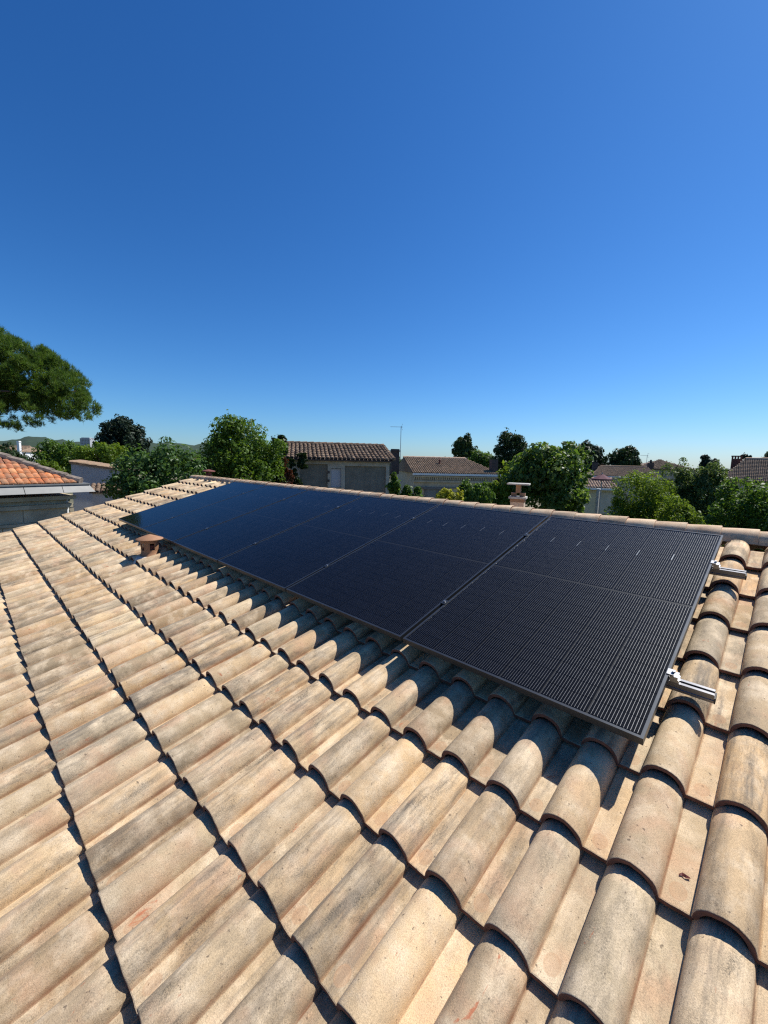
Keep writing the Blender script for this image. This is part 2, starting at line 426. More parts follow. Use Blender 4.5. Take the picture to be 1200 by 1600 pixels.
# ridge tiles: short half rounds, each lapping the next
def ridge_geo(seed):
    r = random.Random(seed); n = 14; V = []; F = []; MI = []
    L = .25
    for y, rad in ((0, RIDGE_R+.002), (.004, RIDGE_R+.005), (.12, RIDGE_R+.001), (L, RIDGE_R-.006)):
        for k in range(n+1):
            a = math.radians(-4 + 188*k/n); V.append((rad*math.cos(a), y, rad*math.sin(a)*(.98 + .01*r.random())))
    for s in range(3):
        for k in range(n): F.append((s*(n+1)+k, s*(n+1)+k+1, (s+1)*(n+1)+k+1, (s+1)*(n+1)+k)); MI.append(0)
    b = len(V)
    for y, rad in ((0, RIDGE_R-.013), (L, RIDGE_R-.018)):
        for k in range(n+1):
            a = math.radians(-4 + 188*k/n); V.append((rad*math.cos(a), y, rad*math.sin(a)))
    for k in range(n):
        F.append((k+1, k, b+k, b+k+1)); MI.append(1)
        F.append((b+k+1, b+k, b+n+1+k, b+n+2+k)); MI.append(1)
    for e0, e1 in ((0, b), (n, b+n)):
        for s in range(3):
            pass
    F.append((0, (n+1)*1, (n+1)*3, b+n+1)); MI.append(1); F.append((b, 0, b+n+1, b+n+1)[:3]); MI.append(1)
    F.append((n, (n+1)+n, (n+1)*3+n, b+2*n+1)); MI.append(1); F.append((b+n, n, b+2*n+1)); MI.append(1)
    return V, F, MI
rdata = [tile_data('ridge_tile', ridge_geo(i), [M['ridge'], M['clay_edge']]) for i in range(3)]
RP = .2035
x = .161 + RP*11
i = 0
while x > XL - .12:
    # local +y points along -x?  nose faces +x, body runs to -x
    m = Matrix.Translation((x + random.uniform(-.002, .002), RIDGE_Y + random.uniform(-.003, .003), RIDGE_Z + random.uniform(-.002, .003)))
    m = m @ Matrix.Rotation(math.radians(90), 4, 'Z') @ Matrix.Rotation(random.uniform(-.01, .01) - .02, 4, 'X')
    put(bpy.data.objects.new('ridge_tile', rdata[i % 3]), m, roof)
    x -= RP; i += 1
# mortar bed and dark closer strip under the ridge
MB().box(XL-.1, XR, RIDGE_Y-.05, RIDGE_Y+.05, gz-.02, RIDGE_Z+.045).build('ridge_bedding', M['mortar'], roof)

# chimney on the far slope: pale brick stack with a slab held up on brick props
cp = spot(809, 786, 9.0)
cz = -.95
mb = MB(); mb.box(-.14, .14, -.14, .14, cz-cp.z, .03)
ch = mb.build('chimney', plain('chimney_render', (.62, .48, .34), .9, var=.25, scale=12, bmp=.3), house, Matrix.Translation(cp) @ Matrix.Rotation(math.radians(20), 4, 'Z'))
cm = WM[ch.name]
M['brick'] = plain('orange_brick', (.36, .21, .12), .85, var=.35, scale=14)
M['concrete'] = plain('weathered_concrete', (.48, .46, .41), .9, var=.3, scale=9, bmp=.3)
MB().box(-.15, .15, -.15, .15, .032, .10).build('brick_course', M['brick'], ch, cm)
MB().box(-.18, .18, -.18, .18, .102, .145).build('chimney_crown', M['concrete'], ch, cm)
for bx in (-.09, .09):
    MB().box(bx-.055, bx+.055, -.06, .06, .152, .225).build('brick', M['brick'], ch, cm)
MB().box(-.045, .045, -.10, .10, .227, .40).build('brick', M['brick'], ch, cm)
MB().box(-.225, .225, -.20, .20, .402, .432).build('cap_slab', M['concrete'], ch, cm)

# ------------------------------------------------------------------ solar panels
PW, PH, PT, GAPX = 1.134, 1.913, .030, .020
roofm = Matrix(((1, 0, 0, 0), (0, Sv.y, Nv.y, 0), (0, Sv.z, Nv.z, 0), (0, 0, 0, 1)))
LIP = .011
def frame_mesh():
    mb = MB()
    mb.box(-PW, -PW+LIP, 0, PH, -PT, 0); mb.box(-LIP, 0, 0, PH, -PT, 0)
    mb.box(-PW+LIP, -LIP, 0, LIP, -PT, 0); mb.box(-PW+LIP, -LIP, PH-LIP, PH, -PT, 0)
    return mb
panel_labels = [
    'black solar panel at the right end of the row, nearest the bare rail ends',
    'second black solar panel from the right end of the row, beside the nearest one',
    'third black solar panel from the right, one of the two middle panels',
    'third black solar panel from the left, other of the two middle panels',
    'second black solar panel from the left, above the terracotta roof vent',
    'farthest black solar panel, at the left end of the row']
CW, CGX = .180, .006
MX = (PW - 6*CW - 5*CGX)/2
MIDGAP = .020
CHH = (PH - 2*.020 - MIDGAP - 22*.0022)/24
fr_me = cell_me = back_me = glass_me = strip_me = None
random.seed(21)
for i in range(6):
    x0 = -i*(PW+GAPX)
    jig = Matrix.Translation((x0, random.uniform(-.002, .002) if i else 0, random.uniform(-.0015, .0015) if i else 0))
    pm = roofm @ jig @ Matrix.Rotation(random.uniform(-.0012, .0012), 4, 'Y')
    p = bpy.data.objects.new('solar_panel', None); p.empty_display_size = .2
    put(p, pm); tag(p, panel_labels[i], 'solar panel', 'solar panels in a row on the roof')
    if fr_me is None:
        fo = frame_mesh().build('frame', M['frame'], p); fr_me = fo.data
        bv = fo.modifiers
        bo = MB().box(-PW+LIP+.0005, -LIP-.0005, LIP+.0005, PH-LIP-.0005, -.010, -.0062).build('backsheet', M['backsheet'], p); back_me = bo.data
        cell_me = bpy.data.meshes.new('solar_cell')
        ck = .004
        cell_me.from_pydata([(ck, 0, 0), (CW-ck, 0, 0), (CW, ck, 0), (CW, CHH, 0), (0, CHH, 0), (0, ck, 0)], [], [(0, 1, 2, 3, 4, 5)])
        cell_me.materials.append(M['cell'])
        glass_me = bpy.data.meshes.new('glass')
        glass_me.from_pydata([(-PW+LIP, LIP, -.0015), (-LIP, LIP, -.0015), (-LIP, PH-LIP, -.0015), (-PW+LIP, PH-LIP, -.0015)], [], [(0, 1, 2, 3)])
        glass_me.materials.append(M['glass'])
        strip_me = bpy.data.meshes.new('gap_strip')
        strip_me.from_pydata([(-.0016, 0, 0), (.0016, 0, 0), (.0016, .085, 0), (-.0016, .085, 0)], [], [(0, 1, 2, 3)])
        strip_me.materials.append(M['strip_metal'])
    else:
        put(bpy.data.objects.new('frame', fr_me), pm, p); put(bpy.data.objects.new('backsheet', back_me), pm, p)
    put(bpy.data.objects.new('glass', glass_me), pm, p)
    for cx in range(6):
        for cy in range(24):
            yy = .020 + cy*(CHH+.0022) + (MIDGAP if cy > 11 else 0)
            put(bpy.data.objects.new('solar_cell', cell_me), pm @ Matrix.Translation((-PW+MX+cx*(CW+CGX), yy, -.0042)), p)
    for cx in range(1, 6):  # short silver strip in each gap between cell columns
        put(bpy.data.objects.new('gap_strip', strip_me), pm @ Matrix.Translation((-PW+MX+cx*(CW+CGX)-CGX/2, 1.44 + random.uniform(-.01, .01), -.0030)), p)

# rails under the panels, with clamps
def rail(s, x1, label, tilt):
    m = roofm @ Matrix.Translation((0, s, -PT-.001))
    t = bpy.data.objects.new('mounting_rail', None); t.empty_display_size = .1
    put(t, m); tag(t, label, 'mounting rail', 'rails carrying the solar panels')
    xl = -6*(PW+GAPX) - .06
    mb = MB()
    h, wd = .040, .036
    prof = [(-wd/2, 0), (-.006, 0), (-.006, -.006), (-.011, -.006), (-.011, -.013), (.011, -.013), (.011, -.006), (.006, -.006), (.006, 0), (wd/2, 0),
            (wd/2, -.012), (wd/2-.003, -.014), (wd/2-.003, -.026), (wd/2, -.028), (wd/2, -h), (-wd/2, -h), (-wd/2, -.028), (-wd/2+.003, -.026), (-wd/2+.003, -.014), (-wd/2, -.012)]
    k = len(prof)
    mb.add([(xl, a, b) for a, b in prof] + [(x1, a, b) for a, b in prof],
           [(q, (q+1) % k, k+(q+1) % k, k+q) for q in range(k)])
    mb.build('rail', M['alu'], t)
    MB().box(x1+.0005, x1+.005, -wd/2-.001, wd/2+.001, -h-.001, -.014).build('end_cap', M['black_plastic'], t)
    # clamp at the open end: block, lip over the frame, bolt
    mb = MB(); mb.box(.004, .032, -.018, .018, .001, PT-.002).box(-.008, .018, -.018, .018, PT+.0005+.001, PT+.005)
    mb.box(.032, .036, -.018, .018, .001, .014)
    c = mb.build('end_clamp', M['steel'], t)
    MB().tube([(.014, 0, PT+.005), (.014, 0, PT+.013)], .0068, 6).build('bolt', M['steel'], c)
    for q in range(1, 6):
        cx = -q*(PW+GAPX) + GAPX/2
        mb = MB(); mb.box(cx-.017, cx+.017, -.020, .020, PT+.0015, PT+.0045); mb.box(cx-.0075, cx+.0075, -.020, .020, .001, PT+.0013)
        c = mb.build('mid_clamp', M['frame'], t)
        MB().tube([(cx, 0, PT+.0045), (cx, 0, PT+.011)], .0060, 6).build('bolt', M['steel'], c)
    # cable looped between the panels
    if s < 1:
        pts = []
        for q in range(0, 49):
            xx = -.25 - q*.135; pts.append((xx, -.30 + .02*math.sin(q*1.7), -.050 - .020*abs(math.sin(q*.65))))
        MB().tube(pts, .0035, 6).build('cable', M['black_plastic'], t, None, True)
    # hooks down to the roof
    for q in range(8):
        hx = -.15 - q*.93
        mb = MB(); mb.box(hx-.015, hx+.015, -.026, -.0185, -.10, -.004); mb.box(hx-.015, hx+.015, -.026, .16, -.107, -.1005)
        mb.build('roof_hook', M['alu'], t)
rail(1.49, .150, 'upper aluminium mounting rail, its short end jutting out below the ridge tiles', 0)
rail(.40, .150, 'lower aluminium mounting rail, its end jutting out over the nearer tiles', 0)

# ------------------------------------------------------------------ terracotta vent on the near slope
vp = roofp(-4.90, -.20, -.155)
vent = thing('roof_vent', vp, 'terracotta roof vent pot with conical cap beside the lower panel edge', 'roof vent')
mb = MB()
mb.lathe([(.125, -.02), (.122, .012), (.098, .035), (.090, .060), (.088, .088)])
mb.lathe([(.094, .165), (.100, .19), (.100, .200), (.080, .200)])
body = mb.build('pot', M['terracotta'], vent, smooth=True)
MB().lathe([(.19, -.05), (.165, .0), (.145, .018), (.123, .024), (.10, .02)], 18).build('mortar_collar', M['mortar'], vent, smooth=True)
mb = MB()
for k in range(5):
    a0 = 2*math.pi*k/5 + .3
    vs = []; fs = []
    for q in range(5):
        a = a0 + .68*q/4 
        fl = 0
        for rr, z in ((.089, .080), (.096, .170), (.078, .170), (.072, .080)): vs.append((rr*math.cos(a), rr*math.sin(a), z))
    for q in range(4):
        for e in range(4): fs.append((q*4+e, q*4+(e+1) % 4, q*4+4+(e+1) % 4, q*4+4+e))
    fs += [(0, 3, 2, 1), (16, 17, 18, 19)]
    MB().add(vs, fs).build('pillar', M['terracotta'], vent)
MB().lathe([(.001, .262), (.02, .258), (.08, .236), (.138, .214), (.142, .208), (.136, .202), (.05, .208), (.001, .21)], 32).build('cap', M['terracotta'], vent, smooth=True)
MB().lathe([(.001, .06), (.07, .06), (.07, .14), (.001, .15)], 12).build('inner_pipe', M['terracotta_dark'], vent)

fv = spot(326, 742, 10.4)
v2 = thing('roof_vent', fv, 'small dark red vent cap just past the far left end of the ridge', 'roof vent')
MB().lathe([(.07, -.5), (.07, .06), (.001, .06)], 12).build('pot', M['terracotta_dark'], v2)
MB().lathe([(.001, .14), (.15, .105), (.16, .085), (.15, .075), (.001, .075)], 20).build('cap', M['terracotta_dark'], v2)

# dry leaf on a pan
lp = roofp(.172, -.275, -.1655)
lf = mesh_obj('dry_leaf', [(-.012, 0, 0), (-.005, .007, .004), (.004, .004, .008), (.014, .006, .003), (.016, .001, .006), (.006, -.004, .005), (-.004, -.003, .003), (-.010, -.006, .004)],
              [(0, 7, 1), (1, 7, 6), (1, 6, 2), (2, 6, 5), (2, 5, 3), (3, 5, 4)], M['leaf_dry'], None, roofm.copy())
WM[lf.name] = Matrix.Translation(lp - Vector((0, 0, 0))) @ roofm; lf.matrix_basis = WM[lf.name]
tag(lf, 'small curled dark red dry leaf lying on a pale roof tile', 'leaf')


# ================================================================== SURROUNDINGS
M['stone'] = plain('grey_limestone', (.54, .46, .32), .9, var=.35, scale=2.5, bmp=.35, bscale=25)
M['stone_dark'] = plain('dark_weathered_stone', (.22, .21, .19), .9, var=.45, scale=3, bmp=.4, bscale=20)
M['zinc'] = plain('pale_zinc', (.23, .23, .215), .55, .15, var=.2, scale=4)
M['white'] = plain('white_paint', (.78, .78, .75), .6, var=.08, scale=5)
M['grey_render'] = plain('grey_render', (.42, .43, .44), .9, var=.15, scale=1.5, bmp=.2)
M['block'] = plain('grey_blockwork', (.25, .225, .175), .92, var=.3, scale=3, bmp=.5, bscale=14)
M['pale_wall'] = plain('pale_lime_render', (.54, .47, .36), .9, var=.35, scale=3, bmp=.3)
M['cream'] = plain('cream_wall', (.62, .54, .36), .9, var=.1, scale=2)
M['dark_brick'] = plain('dark_brick', (.10, .075, .065), .9, var=.4, scale=6, bmp=.4, bscale=18)
M['red_brick'] = plain('red_brick', (.15, .065, .05), .9, var=.4, scale=6, bmp=.4, bscale=18)
M['metal_grey'] = plain('grey_metal', (.30, .31, .32), .45, .8)
M['glass_dark'] = plain('dark_window', (.02, .025, .03), .08, 0, .6)
M['wood'] = plain('bark', (.11, .08, .055), .9, var=.4, scale=8, bmp=.6, bscale=30)
M['orange_tile'] = tile_material('orange_mechanical_tile', soft=.25, shades=[(0, (.56, .17, .055)), (.3, (.64, .23, .085)), (.55, (.46, .12, .04)), (.75, (.66, .30, .14)), (.9, (.28, .09, .05)), (1, (.60, .18, .06))], dark=1.1, red=False)
M['brown_tile'] = tile_material('brown_old_tile', soft=.12, shades=[(0, (.12, .078, .055)), (.3, (.19, .130, .092)), (.55, (.085, .060, .047)), (.75, (.25, .18, .13)), (1, (.14, .090, .062))], dark=.9, red=False)
M['tan_tile'] = tile_material('tan_tile', island=True, soft=.1, shades=[(0, (.20, .14, .095)), (.3, (.25, .18, .125)), (.55, (.17, .12, .085)), (.8, (.29, .21, .15)), (1, (.22, .15, .105))], dark=.5, red=False)
M['pink_tile'] = tile_material('pale_pink_tile', island=True, shades=[(0, (.46, .31, .23)), (.5, (.54, .37, .28)), (1, (.42, .27, .20))], dark=.4, red=False)
M['grey_tile'] = tile_material('grey_brown_tile', island=True, soft=.12, shades=[(0, (.22, .155, .11)), (.5, (.28, .20, .145)), (1, (.18, .13, .095))], dark=.6, red=False)

def frame_at(p, e_az):
    """local x runs along azimuth e_az, local y away from the viewer, z up"""
    e = az(e_az); n = az(e_az - 90)
    return Matrix(((e.x, n.x, 0, p.x), (e.y, n.y, 0, p.y), (0, 0, 1, p.z), (0, 0, 0, 1)))
def building(name, p, e_az, label, cat='house', group=None):
    m = frame_at(Vector((p.x, p.y, GROUND)), e_az)
    o = bpy.data.objects.new(name, None); o.empty_display_size = .5; put(o, m); return tag(o, label, cat, group)

def tile_rows(bmw, name, roof, quad, cols, rows, mat, kind='canal', joined=True, lift=.03, mats2=None):
    """rows of tiles laid on a planar quad (a=eave left, b=eave right, c=top right, d=top left), each tile a raised half barrel"""
    a, b, c, d = [Vector(q) for q in quad]
    nrm = (b-a).cross(d-a).normalized()
    if nrm.z < 0: nrm = -nrm
    V = []; F = []; data = {}
    def tile(p0, p1, q1, q0, step):
        # barrel cross-section between p0-p1 (lower edge) and q0-q1 (upper edge)
        vs = []; seg = 6 if kind == 'canal' else 3
        for (l, r_, up) in ((p0, p1, step), (q0, q1, 0.0)):
            wv = (r_-l).length
            for k in range(seg+1):
                t = k/seg
                if kind == 'canal': h = math.sin(math.pi*t)**.8*wv*.30
                else: h = (0.0, .16, .16, .0)[k]*wv
                vs.append(l.lerp(r_, t) + nrm*(h + up + lift*.2))
        n = seg+1
        fs = [(k, k+1, n+k+1, n+k) for k in range(seg)]
        vs += [vs[k] - nrm*(step+.012) for k in range(n)]
        fs += [(2*n+k, 2*n+k+1, k+1, k) for k in range(seg)]
        return vs, fs
    for r in range(rows):
        t0, t1 = r/rows, min((r+1.18)/rows, 1.0)
        L0, R0 = a.lerp(d, t0), b.lerp(c, t0); L1, R1 = a.lerp(d, t1), b.lerp(c, t1)
        w0 = (b-a).length/cols
        e = (b-a).normalized()
        x0 = (L0-a).dot(e); x1 = (R0-a).dot(e); xa = (L1-a).dot(e); xb = (R1-a).dot(e)
        up0 = (L0-a) - e*x0; up1 = (L1-a) - e*xa
        for k in range(cols):
            l, rr = k*w0, (k+1)*w0
            if rr < max(x0, xa)-w0*.6 or l > min(x1, xb)+w0*.6: continue
            jx = random.uniform(-.05, .05)*w0; gap = w0*(.06 if kind == 'canal' else .02)
            P0 = a + e*(l+gap+jx) + up0; P1 = a + e*(rr-gap+jx) + up0; Q0 = a + e*(l+gap+jx) + up1; Q1 = a + e*(rr-gap+jx) + up1
            vs, fs = tile(P0, P1, Q1, Q0, lift*random.uniform(.8, 1.2))
            if joined:
                bb = len(V); V += vs; F += [tuple(i+bb for i in f) for f in fs]
            else:
                o = mesh_obj('roof_tile', [bmw @ Vector(v) - bmw @ vs[0] for v in vs], fs, mat, None, Matrix.Translation(bmw @ vs[0]), True)
                put(o, Matrix.Translation(bmw @ vs[0]), roof)
    if joined:
        o = mesh_obj('roof_tiles', V, F, mat, roof, bmw, True); tag(o, kind='stuff')

# ---- foliage
def tri_mesh(name, V, nper, mat, parent):
    n = len(V)//nper
    me = bpy.data.meshes.new(name); me.vertices.add(len(V)); me.vertices.foreach_set('co', V.astype(np.float32).ravel())
    me.loops.add(len(V)); me.loops.foreach_set('vertex_index', np.arange(len(V), dtype=np.int32))
    me.polygons.add(n); me.polygons.foreach_set('loop_start', np.arange(0, len(V), nper, dtype=np.int32)); me.polygons.foreach_set('loop_total', np.full(n, nper, dtype=np.int32))
    me.materials.append(mat); me.update(calc_edges=True); me.validate()
    return put(bpy.data.objects.new(name, me), WM[parent.name] if parent else Matrix(), parent)
def unit(a): return a/np.maximum(np.linalg.norm(a, axis=1, keepdims=True), 1e-9)
def leaf_cloud(rng, lobes, n, leaf, aspect=.55, clump=.33, nclump=26, shell=.62, upb=.25, stretch=1.0, droop=0.0):
    """leaf quads on clumps spread through ellipsoid lobes; lobes: (x,y,z,rx,ry,rz)"""
    lob = np.array(lobes, float); vol = (lob[:, 3]*lob[:, 4]*lob[:, 5])**(2/3); pr = vol/vol.sum()
    C = []; Rr = []
    for i, l in enumerate(lob):
        k = max(5, int(nclump*pr[i]*len(lob)**.5))
        d = unit(rng.normal(size=(k, 3))); rad = shell + (1-shell)*rng.random((k, 1))*.9
        C.append(l[:3] + d*l[3:6]*rad*(1-clump*.7)); Rr.append(np.full(k, min(l[3:6]))*clump*rng.uniform(.45, 1.6, k))
        C.append(l[None, :3]); Rr.append(np.array([min(l[3:6])*.72]))
    C = np.concatenate(C); Rr = np.concatenate(Rr)
    p2 = Rr**2; idx = rng.choice(len(C), n, p=p2/p2.sum())
    d = unit(rng.normal(size=(n, 3)) + np.array([0, 0, upb]))
    rad = Rr[idx, None]*(.62 + .42*rng.random((n, 1))**.7)
    P = C[idx] + d*rad*np.array([1, 1, stretch])
    ns = int(n*.06/9)                                     # loose shoots standing out of the clumps
    if ns:
        si = rng.choice(len(C), ns, p=p2/p2.sum()); sd = unit(rng.normal(size=(ns, 3)) + np.array([0, 0, .5]))
        tt = np.tile(np.linspace(.85, 1.35, 9), ns)[:, None]
        q = np.repeat(C[si], 9, 0) + np.repeat(sd, 9, 0)*np.repeat(Rr[si, None], 9, 0)*tt + rng.normal(size=(ns*9, 3))*leaf*.45
        P[:ns*9] = q; d[:ns*9] = np.repeat(sd, 9, 0)
    nr = unit(d + rng.normal(size=(n, 3))*.55 + np.array([0, 0, .25]))
    t = unit(np.cross(nr, rng.normal(size=(n, 3)))); t = unit(t + np.array([0, 0, -droop])); b = unit(np.cross(nr, t))
    L = leaf*rng.lognormal(0, .28, (n, 1))
    fold = nr*L*.10
    V = np.stack([P - t*L*.5, P + b*L*aspect*.5 + fold, P + t*L*.5, P - b*L*aspect*.5 + fold], 1)
    return V.reshape(-1, 3)
def needles(rng, lobes, ntuft, length, width, per=9, clump=.3, nclump=40, shell=.7):
    lob = np.array(lobes, float); C = []; Rr = []
    for l in lob:
        k = max(6, int(nclump*(l[3]*l[4]*l[5])**(1/3)/2)); d = unit(rng.normal(size=(k, 3)))
        C.append(l[:3] + d*l[3:6]*(shell + (1-shell)*rng.random((k, 1)))*(1-clump*.6)); Rr.append(np.full(k, min(l[3:6]))*clump*rng.uniform(.7, 1.3, k))
    C = np.concatenate(C); Rr = np.concatenate(Rr); p2 = Rr**2; idx = rng.choice(len(C), ntuft, p=p2/p2.sum())
    d = unit(rng.normal(size=(ntuft, 3)) + np.array([0, 0, .45])); P = C[idx] + d*Rr[idx, None]*(.6 + .45*rng.random((ntuft, 1)))*np.array([1, 1, .8])
    ax = unit(d*.6 + np.array([0, 0, .7]) + rng.normal(size=(ntuft, 3))*.25)
    P = np.repeat(P, per, 0); ax = np.repeat(ax, per, 0); m = len(P)
    nd = unit(ax + rng.normal(size=(m, 3))*.5); sd = unit(np.cross(nd, rng.normal(size=(m, 3))))
    L = length*rng.uniform(.7, 1.25, (m, 1)); base = P + rng.normal(size=(m, 3))*length*.12
    return np.stack([base - sd*width, base + sd*width, base + nd*L], 1).reshape(-1, 3)
LM = {
 'fig': leaf_material('fig_leaf', (.040, .095, .020), (.065, .145, .028), (.11, .20, .05), .35, .36),
 'maple': leaf_material('broad_leaf', (.055, .115, .012), (.085, .17, .018), (.13, .21, .028), .3, .42),
 'walnut': leaf_material('walnut_leaf', (.055, .115, .016), (.085, .165, .024), (.16, .24, .06), .5, .42),
 'dark': leaf_material('dark_leaf', (.016, .036, .010), (.026, .056, .015), (.042, .080, .020), .25, .22),
 'cedar': leaf_material('cedar_needle', (.013, .028, .015), (.022, .042, .021), (.034, .058, .028), .2, .1),
 'pine': leaf_material('pine_needle', (.050, .115, .016), (.080, .155, .024), (.14, .20, .045), .25, .4),
 'lime': leaf_material('lime_leaf', (.080, .145, .013), (.115, .195, .018), (.165, .24, .030), .25, .45),
 'yellow': leaf_material('yellow_leaf', (.20, .24, .020), (.30, .34, .030), (.40, .42, .05), .25, .45),
 'olive': leaf_material('olive_leaf', (.065, .12, .030), (.10, .165, .045), (.16, .22, .08), .3, .4),
 'green': leaf_material('green_leaf', (.050, .11, .012), (.080, .16, .018), (.115, .20, .028), .3, .42),
 'red': leaf_material('red_creeper_leaf', (.08, .022, .010), (.13, .035, .015), (.07, .06, .02), .25, .25),
 'far': leaf_material('far_leaf', (.030, .060, .016), (.046, .085, .022), (.065, .11, .030), .2, .25),
}
TREE = 0
def tree(name, label, cat, D, box, mat, n, leaf, group=None, lobes=None, trunk=.16, depth=1.0, kind='leaf', ground=None, bury=0, **kw):
    """box: photo extent of the crown (px0, py0, px1, py1) at forward depth D"""
    global TREE; TREE += 1
    r = np.random.default_rng(1000+TREE)
    x0, y0, x1, y1 = box
    c = spot((x0+x1)/2, (y0+y1)/2, D)
    sc = (spot((x0+x1)/2+1, (y0+y1)/2, D) - c); h = math.hypot(sc.x, sc.y)
    W = (x1-x0)*h; H = spot((x0+x1)/2, y0, D).z - spot((x0+x1)/2, y1, D).z
    rh = Vector((RT.x, RT.y, 0)).normalized(); fh = Vector((FW.x, FW.y, 0)).normalized()
    gz_ = GROUND if ground is None else ground
    t = thing(name, (c.x, c.y, gz_), label, cat, group)
    if lobes is None:
        lobes = [(0, 0, 0, .50, .50, .50)] + [(r.uniform(-.30, .30), r.uniform(-.3, .3), r.uniform(-.22, .26), .27, .27, .25) for _ in range(5)]
    Ls = []
    for (lx, ly, lz, ax, ay, az_) in lobes:
        p = c + rh*(lx*W) + fh*(ly*W*depth) + Vector((0, 0, lz*H))
        Ls.append((p.x, p.y, p.z, ax*W*.98, ay*W*depth, az_*H))
    V = leaf_cloud(r, Ls, n, leaf, **kw) if kind == 'leaf' else needles(r, Ls, n, leaf, leaf*.055, **kw)
    rn, rt, up_, fw_n, cn = (np.array(q) for q in (rh, RT, UP, FW, CAM))
    for _ in range(2):
        d = V - cn; z = np.maximum(d @ fw_n, .5); px = 600 + F12*(d @ rt)/z; py = 800 - F12*(d @ up_)/z
        ua, ub = np.percentile(px, (.3, 99.7)); va, vb = np.percentile(py, (.3, 99.7))
        dx = (px-ua)/(ub-ua)*(x1-x0) + x0 - px; dy = (py-va)/(vb-va)*(y1-y0) + y0 - py
        V = V + np.outer(dx*z/F12, 1)*rn; V[:, 2] -= dy*z/F12
    if cat in ('bush', 'hedge', 'climbing plant'):            # leafy down to the ground
        zc = c.z - H*.15
        V = np.concatenate([V, leaf_cloud(r, [(c.x, c.y, (zc+gz_)/2, .44*W, .44*W*depth, max((zc-gz_)*.55, .3))], int(n*.6), leaf*1.25, clump=.3, nclump=40)])
    V[:, 2] = np.maximum(V[:, 2], gz_+.02)
    # trunk and limbs
    mb = MB(); top = c + Vector((0, 0, H*.12)); b = Vector((c.x, c.y, gz_-.1))
    mid = b.lerp(top, .5) + Vector((r.uniform(-.15, .15), r.uniform(-.15, .15), 0))*trunk*4
    mb.tube([b, b.lerp(mid, .5), mid, top], [trunk*1.25, trunk, trunk*.8, trunk*.35], 8)
    for k in range(7):
        l = Ls[k % len(Ls)]; e = Vector(l[:3]) + Vector((r.uniform(-.5, .5)*l[3], r.uniform(-.5, .5)*l[4], r.uniform(0, .6)*l[5]))
        s = mid.lerp(top, r.uniform(0, .8)); mb.tube([s, s.lerp(e, .5) + Vector((0, 0, .05*H)), e], [trunk*.45, trunk*.3, trunk*.1], 6)
    mb.build('trunk', M['wood'], t, Matrix(), True)
    o = tri_mesh('crown', V, 4 if kind == 'leaf' else 3, mat, None)
    return put(o, Matrix(), t)

# ---- left: stone house with the orange roof
hp = spot(139, 757, 11.3)
NA = -8.0
ha = building('stone_house', hp, NA, 'grey stone house at the left edge with a bright orange tiled hip roof')
mw = WM[ha.name]
# local: x along the wall (right end at x=0, house runs to -x), y into the house
ze = hp.z - GROUND
LA, DA = 13.0, 9.0
mb = MB(); mb.box(-LA, -.42, .42, DA, 0, ze-.30); mb.build('wall', M['stone'], ha)
mb = MB(); mb.box(-LA, -.30, .30, .419, ze-.62, ze-.52).box(-LA, -.24, .24, .30, ze-.40, ze-.30)
mb.box(-.419, -.30, .419, DA, ze-.62, ze-.52); mb.box(-LA, -.24, .301, DA, ze-.40, ze-.301)
mb.build('cornice', M['stone'], ha)
mb = MB(); mb.box(-LA, -.36, .36, .418, ze-1.05, ze-.98); mb.build('string_course', M['stone'], ha)
for k in range(9):       # ashlar blocks of the top courses
    xb = -.44 - k*.92
    MB().box(xb-.90, xb, .402, .4185, ze-.965, ze-.635).build('stone', M['stone'], ha)
    MB().box(xb-1.32, xb-.42, .402, .4185, ze-1.46, ze-1.065).build('stone', M['stone'], ha)
# boxed zinc gutter in lengths
x = 0.0; k = 0
while x > -7.5:
    L = .78 if k else .62
    mb = MB(); y0 = 0
    xr = x-.001; xrb = xr if k else xr+.10; xl_ = x-L+.012
    vs = [(xl_, 0, ze), (xr, 0, ze), (xrb, -.14, ze-.19), (xl_, -.14, ze-.19)]
    mb.add(vs + [(q[0], q[1]+.035, q[2]-.004) for q in vs], [(3, 2, 1, 0), (4, 5, 6, 7), (0, 1, 5, 4), (1, 2, 6, 5), (2, 3, 7, 6), (3, 0, 4, 7)])
    g_ = mb.build('gutter', M['zinc'], ha)
    x -= L; k += 1
MB().box(-LA, .02, -.035, .30, ze+.002, ze+.035).build('gutter_rim', M['zinc'], ha)
MB().box(-.02, .02, .305, DA, ze-.02, ze+.033).build('side_gutter', M['zinc'], ha)
mb = MB(); mb.tube([(-.36, .62, ze-.32), (-.36, .62, 0)], .045, 10); mb.build('downpipe', M['white'], ha)
rp = 26; tanr = math.tan(math.radians(rp)); rh_ = (DA/2)*tanr
mb = MB()
mb.add([(-LA, .10, ze+.0), (-.12, .10, ze+.0), (-.12-DA/2, .10+DA/2-.1, ze+rh_), (-LA, .10+DA/2-.1, ze+rh_), (-.12, DA-.1, ze), (-LA, DA-.1, ze)],
       [(0, 1, 2, 3), (1, 4, 2), (4, 5, 3, 2), (0, 5, 4, 1), (0, 3, 5)])
rA = mb.build('roof', M['clay_edge'], ha)
random.seed(5)
NC, NR = 46, 12
wA = 6.3
hy = .10 + NR*.27*math.cos(math.radians(rp)); hz = ze + NR*.27*math.sin(math.radians(rp))
off = NR*.27*math.cos(math.radians(rp))
tile_rows(mw, 'roof_tile', rA, [(-.12-wA, .08, ze+.04), (-.12, .08, ze+.04), (-.12-off, hy, hz+.03), (-.12-wA, hy, hz+.03)], NC, NR, M['orange_tile'], 'mech', False, .032)
hipd = Vector((-DA/2, DA/2, rh_)).normalized()
p0 = Vector((-.14, .12, ze+.05))
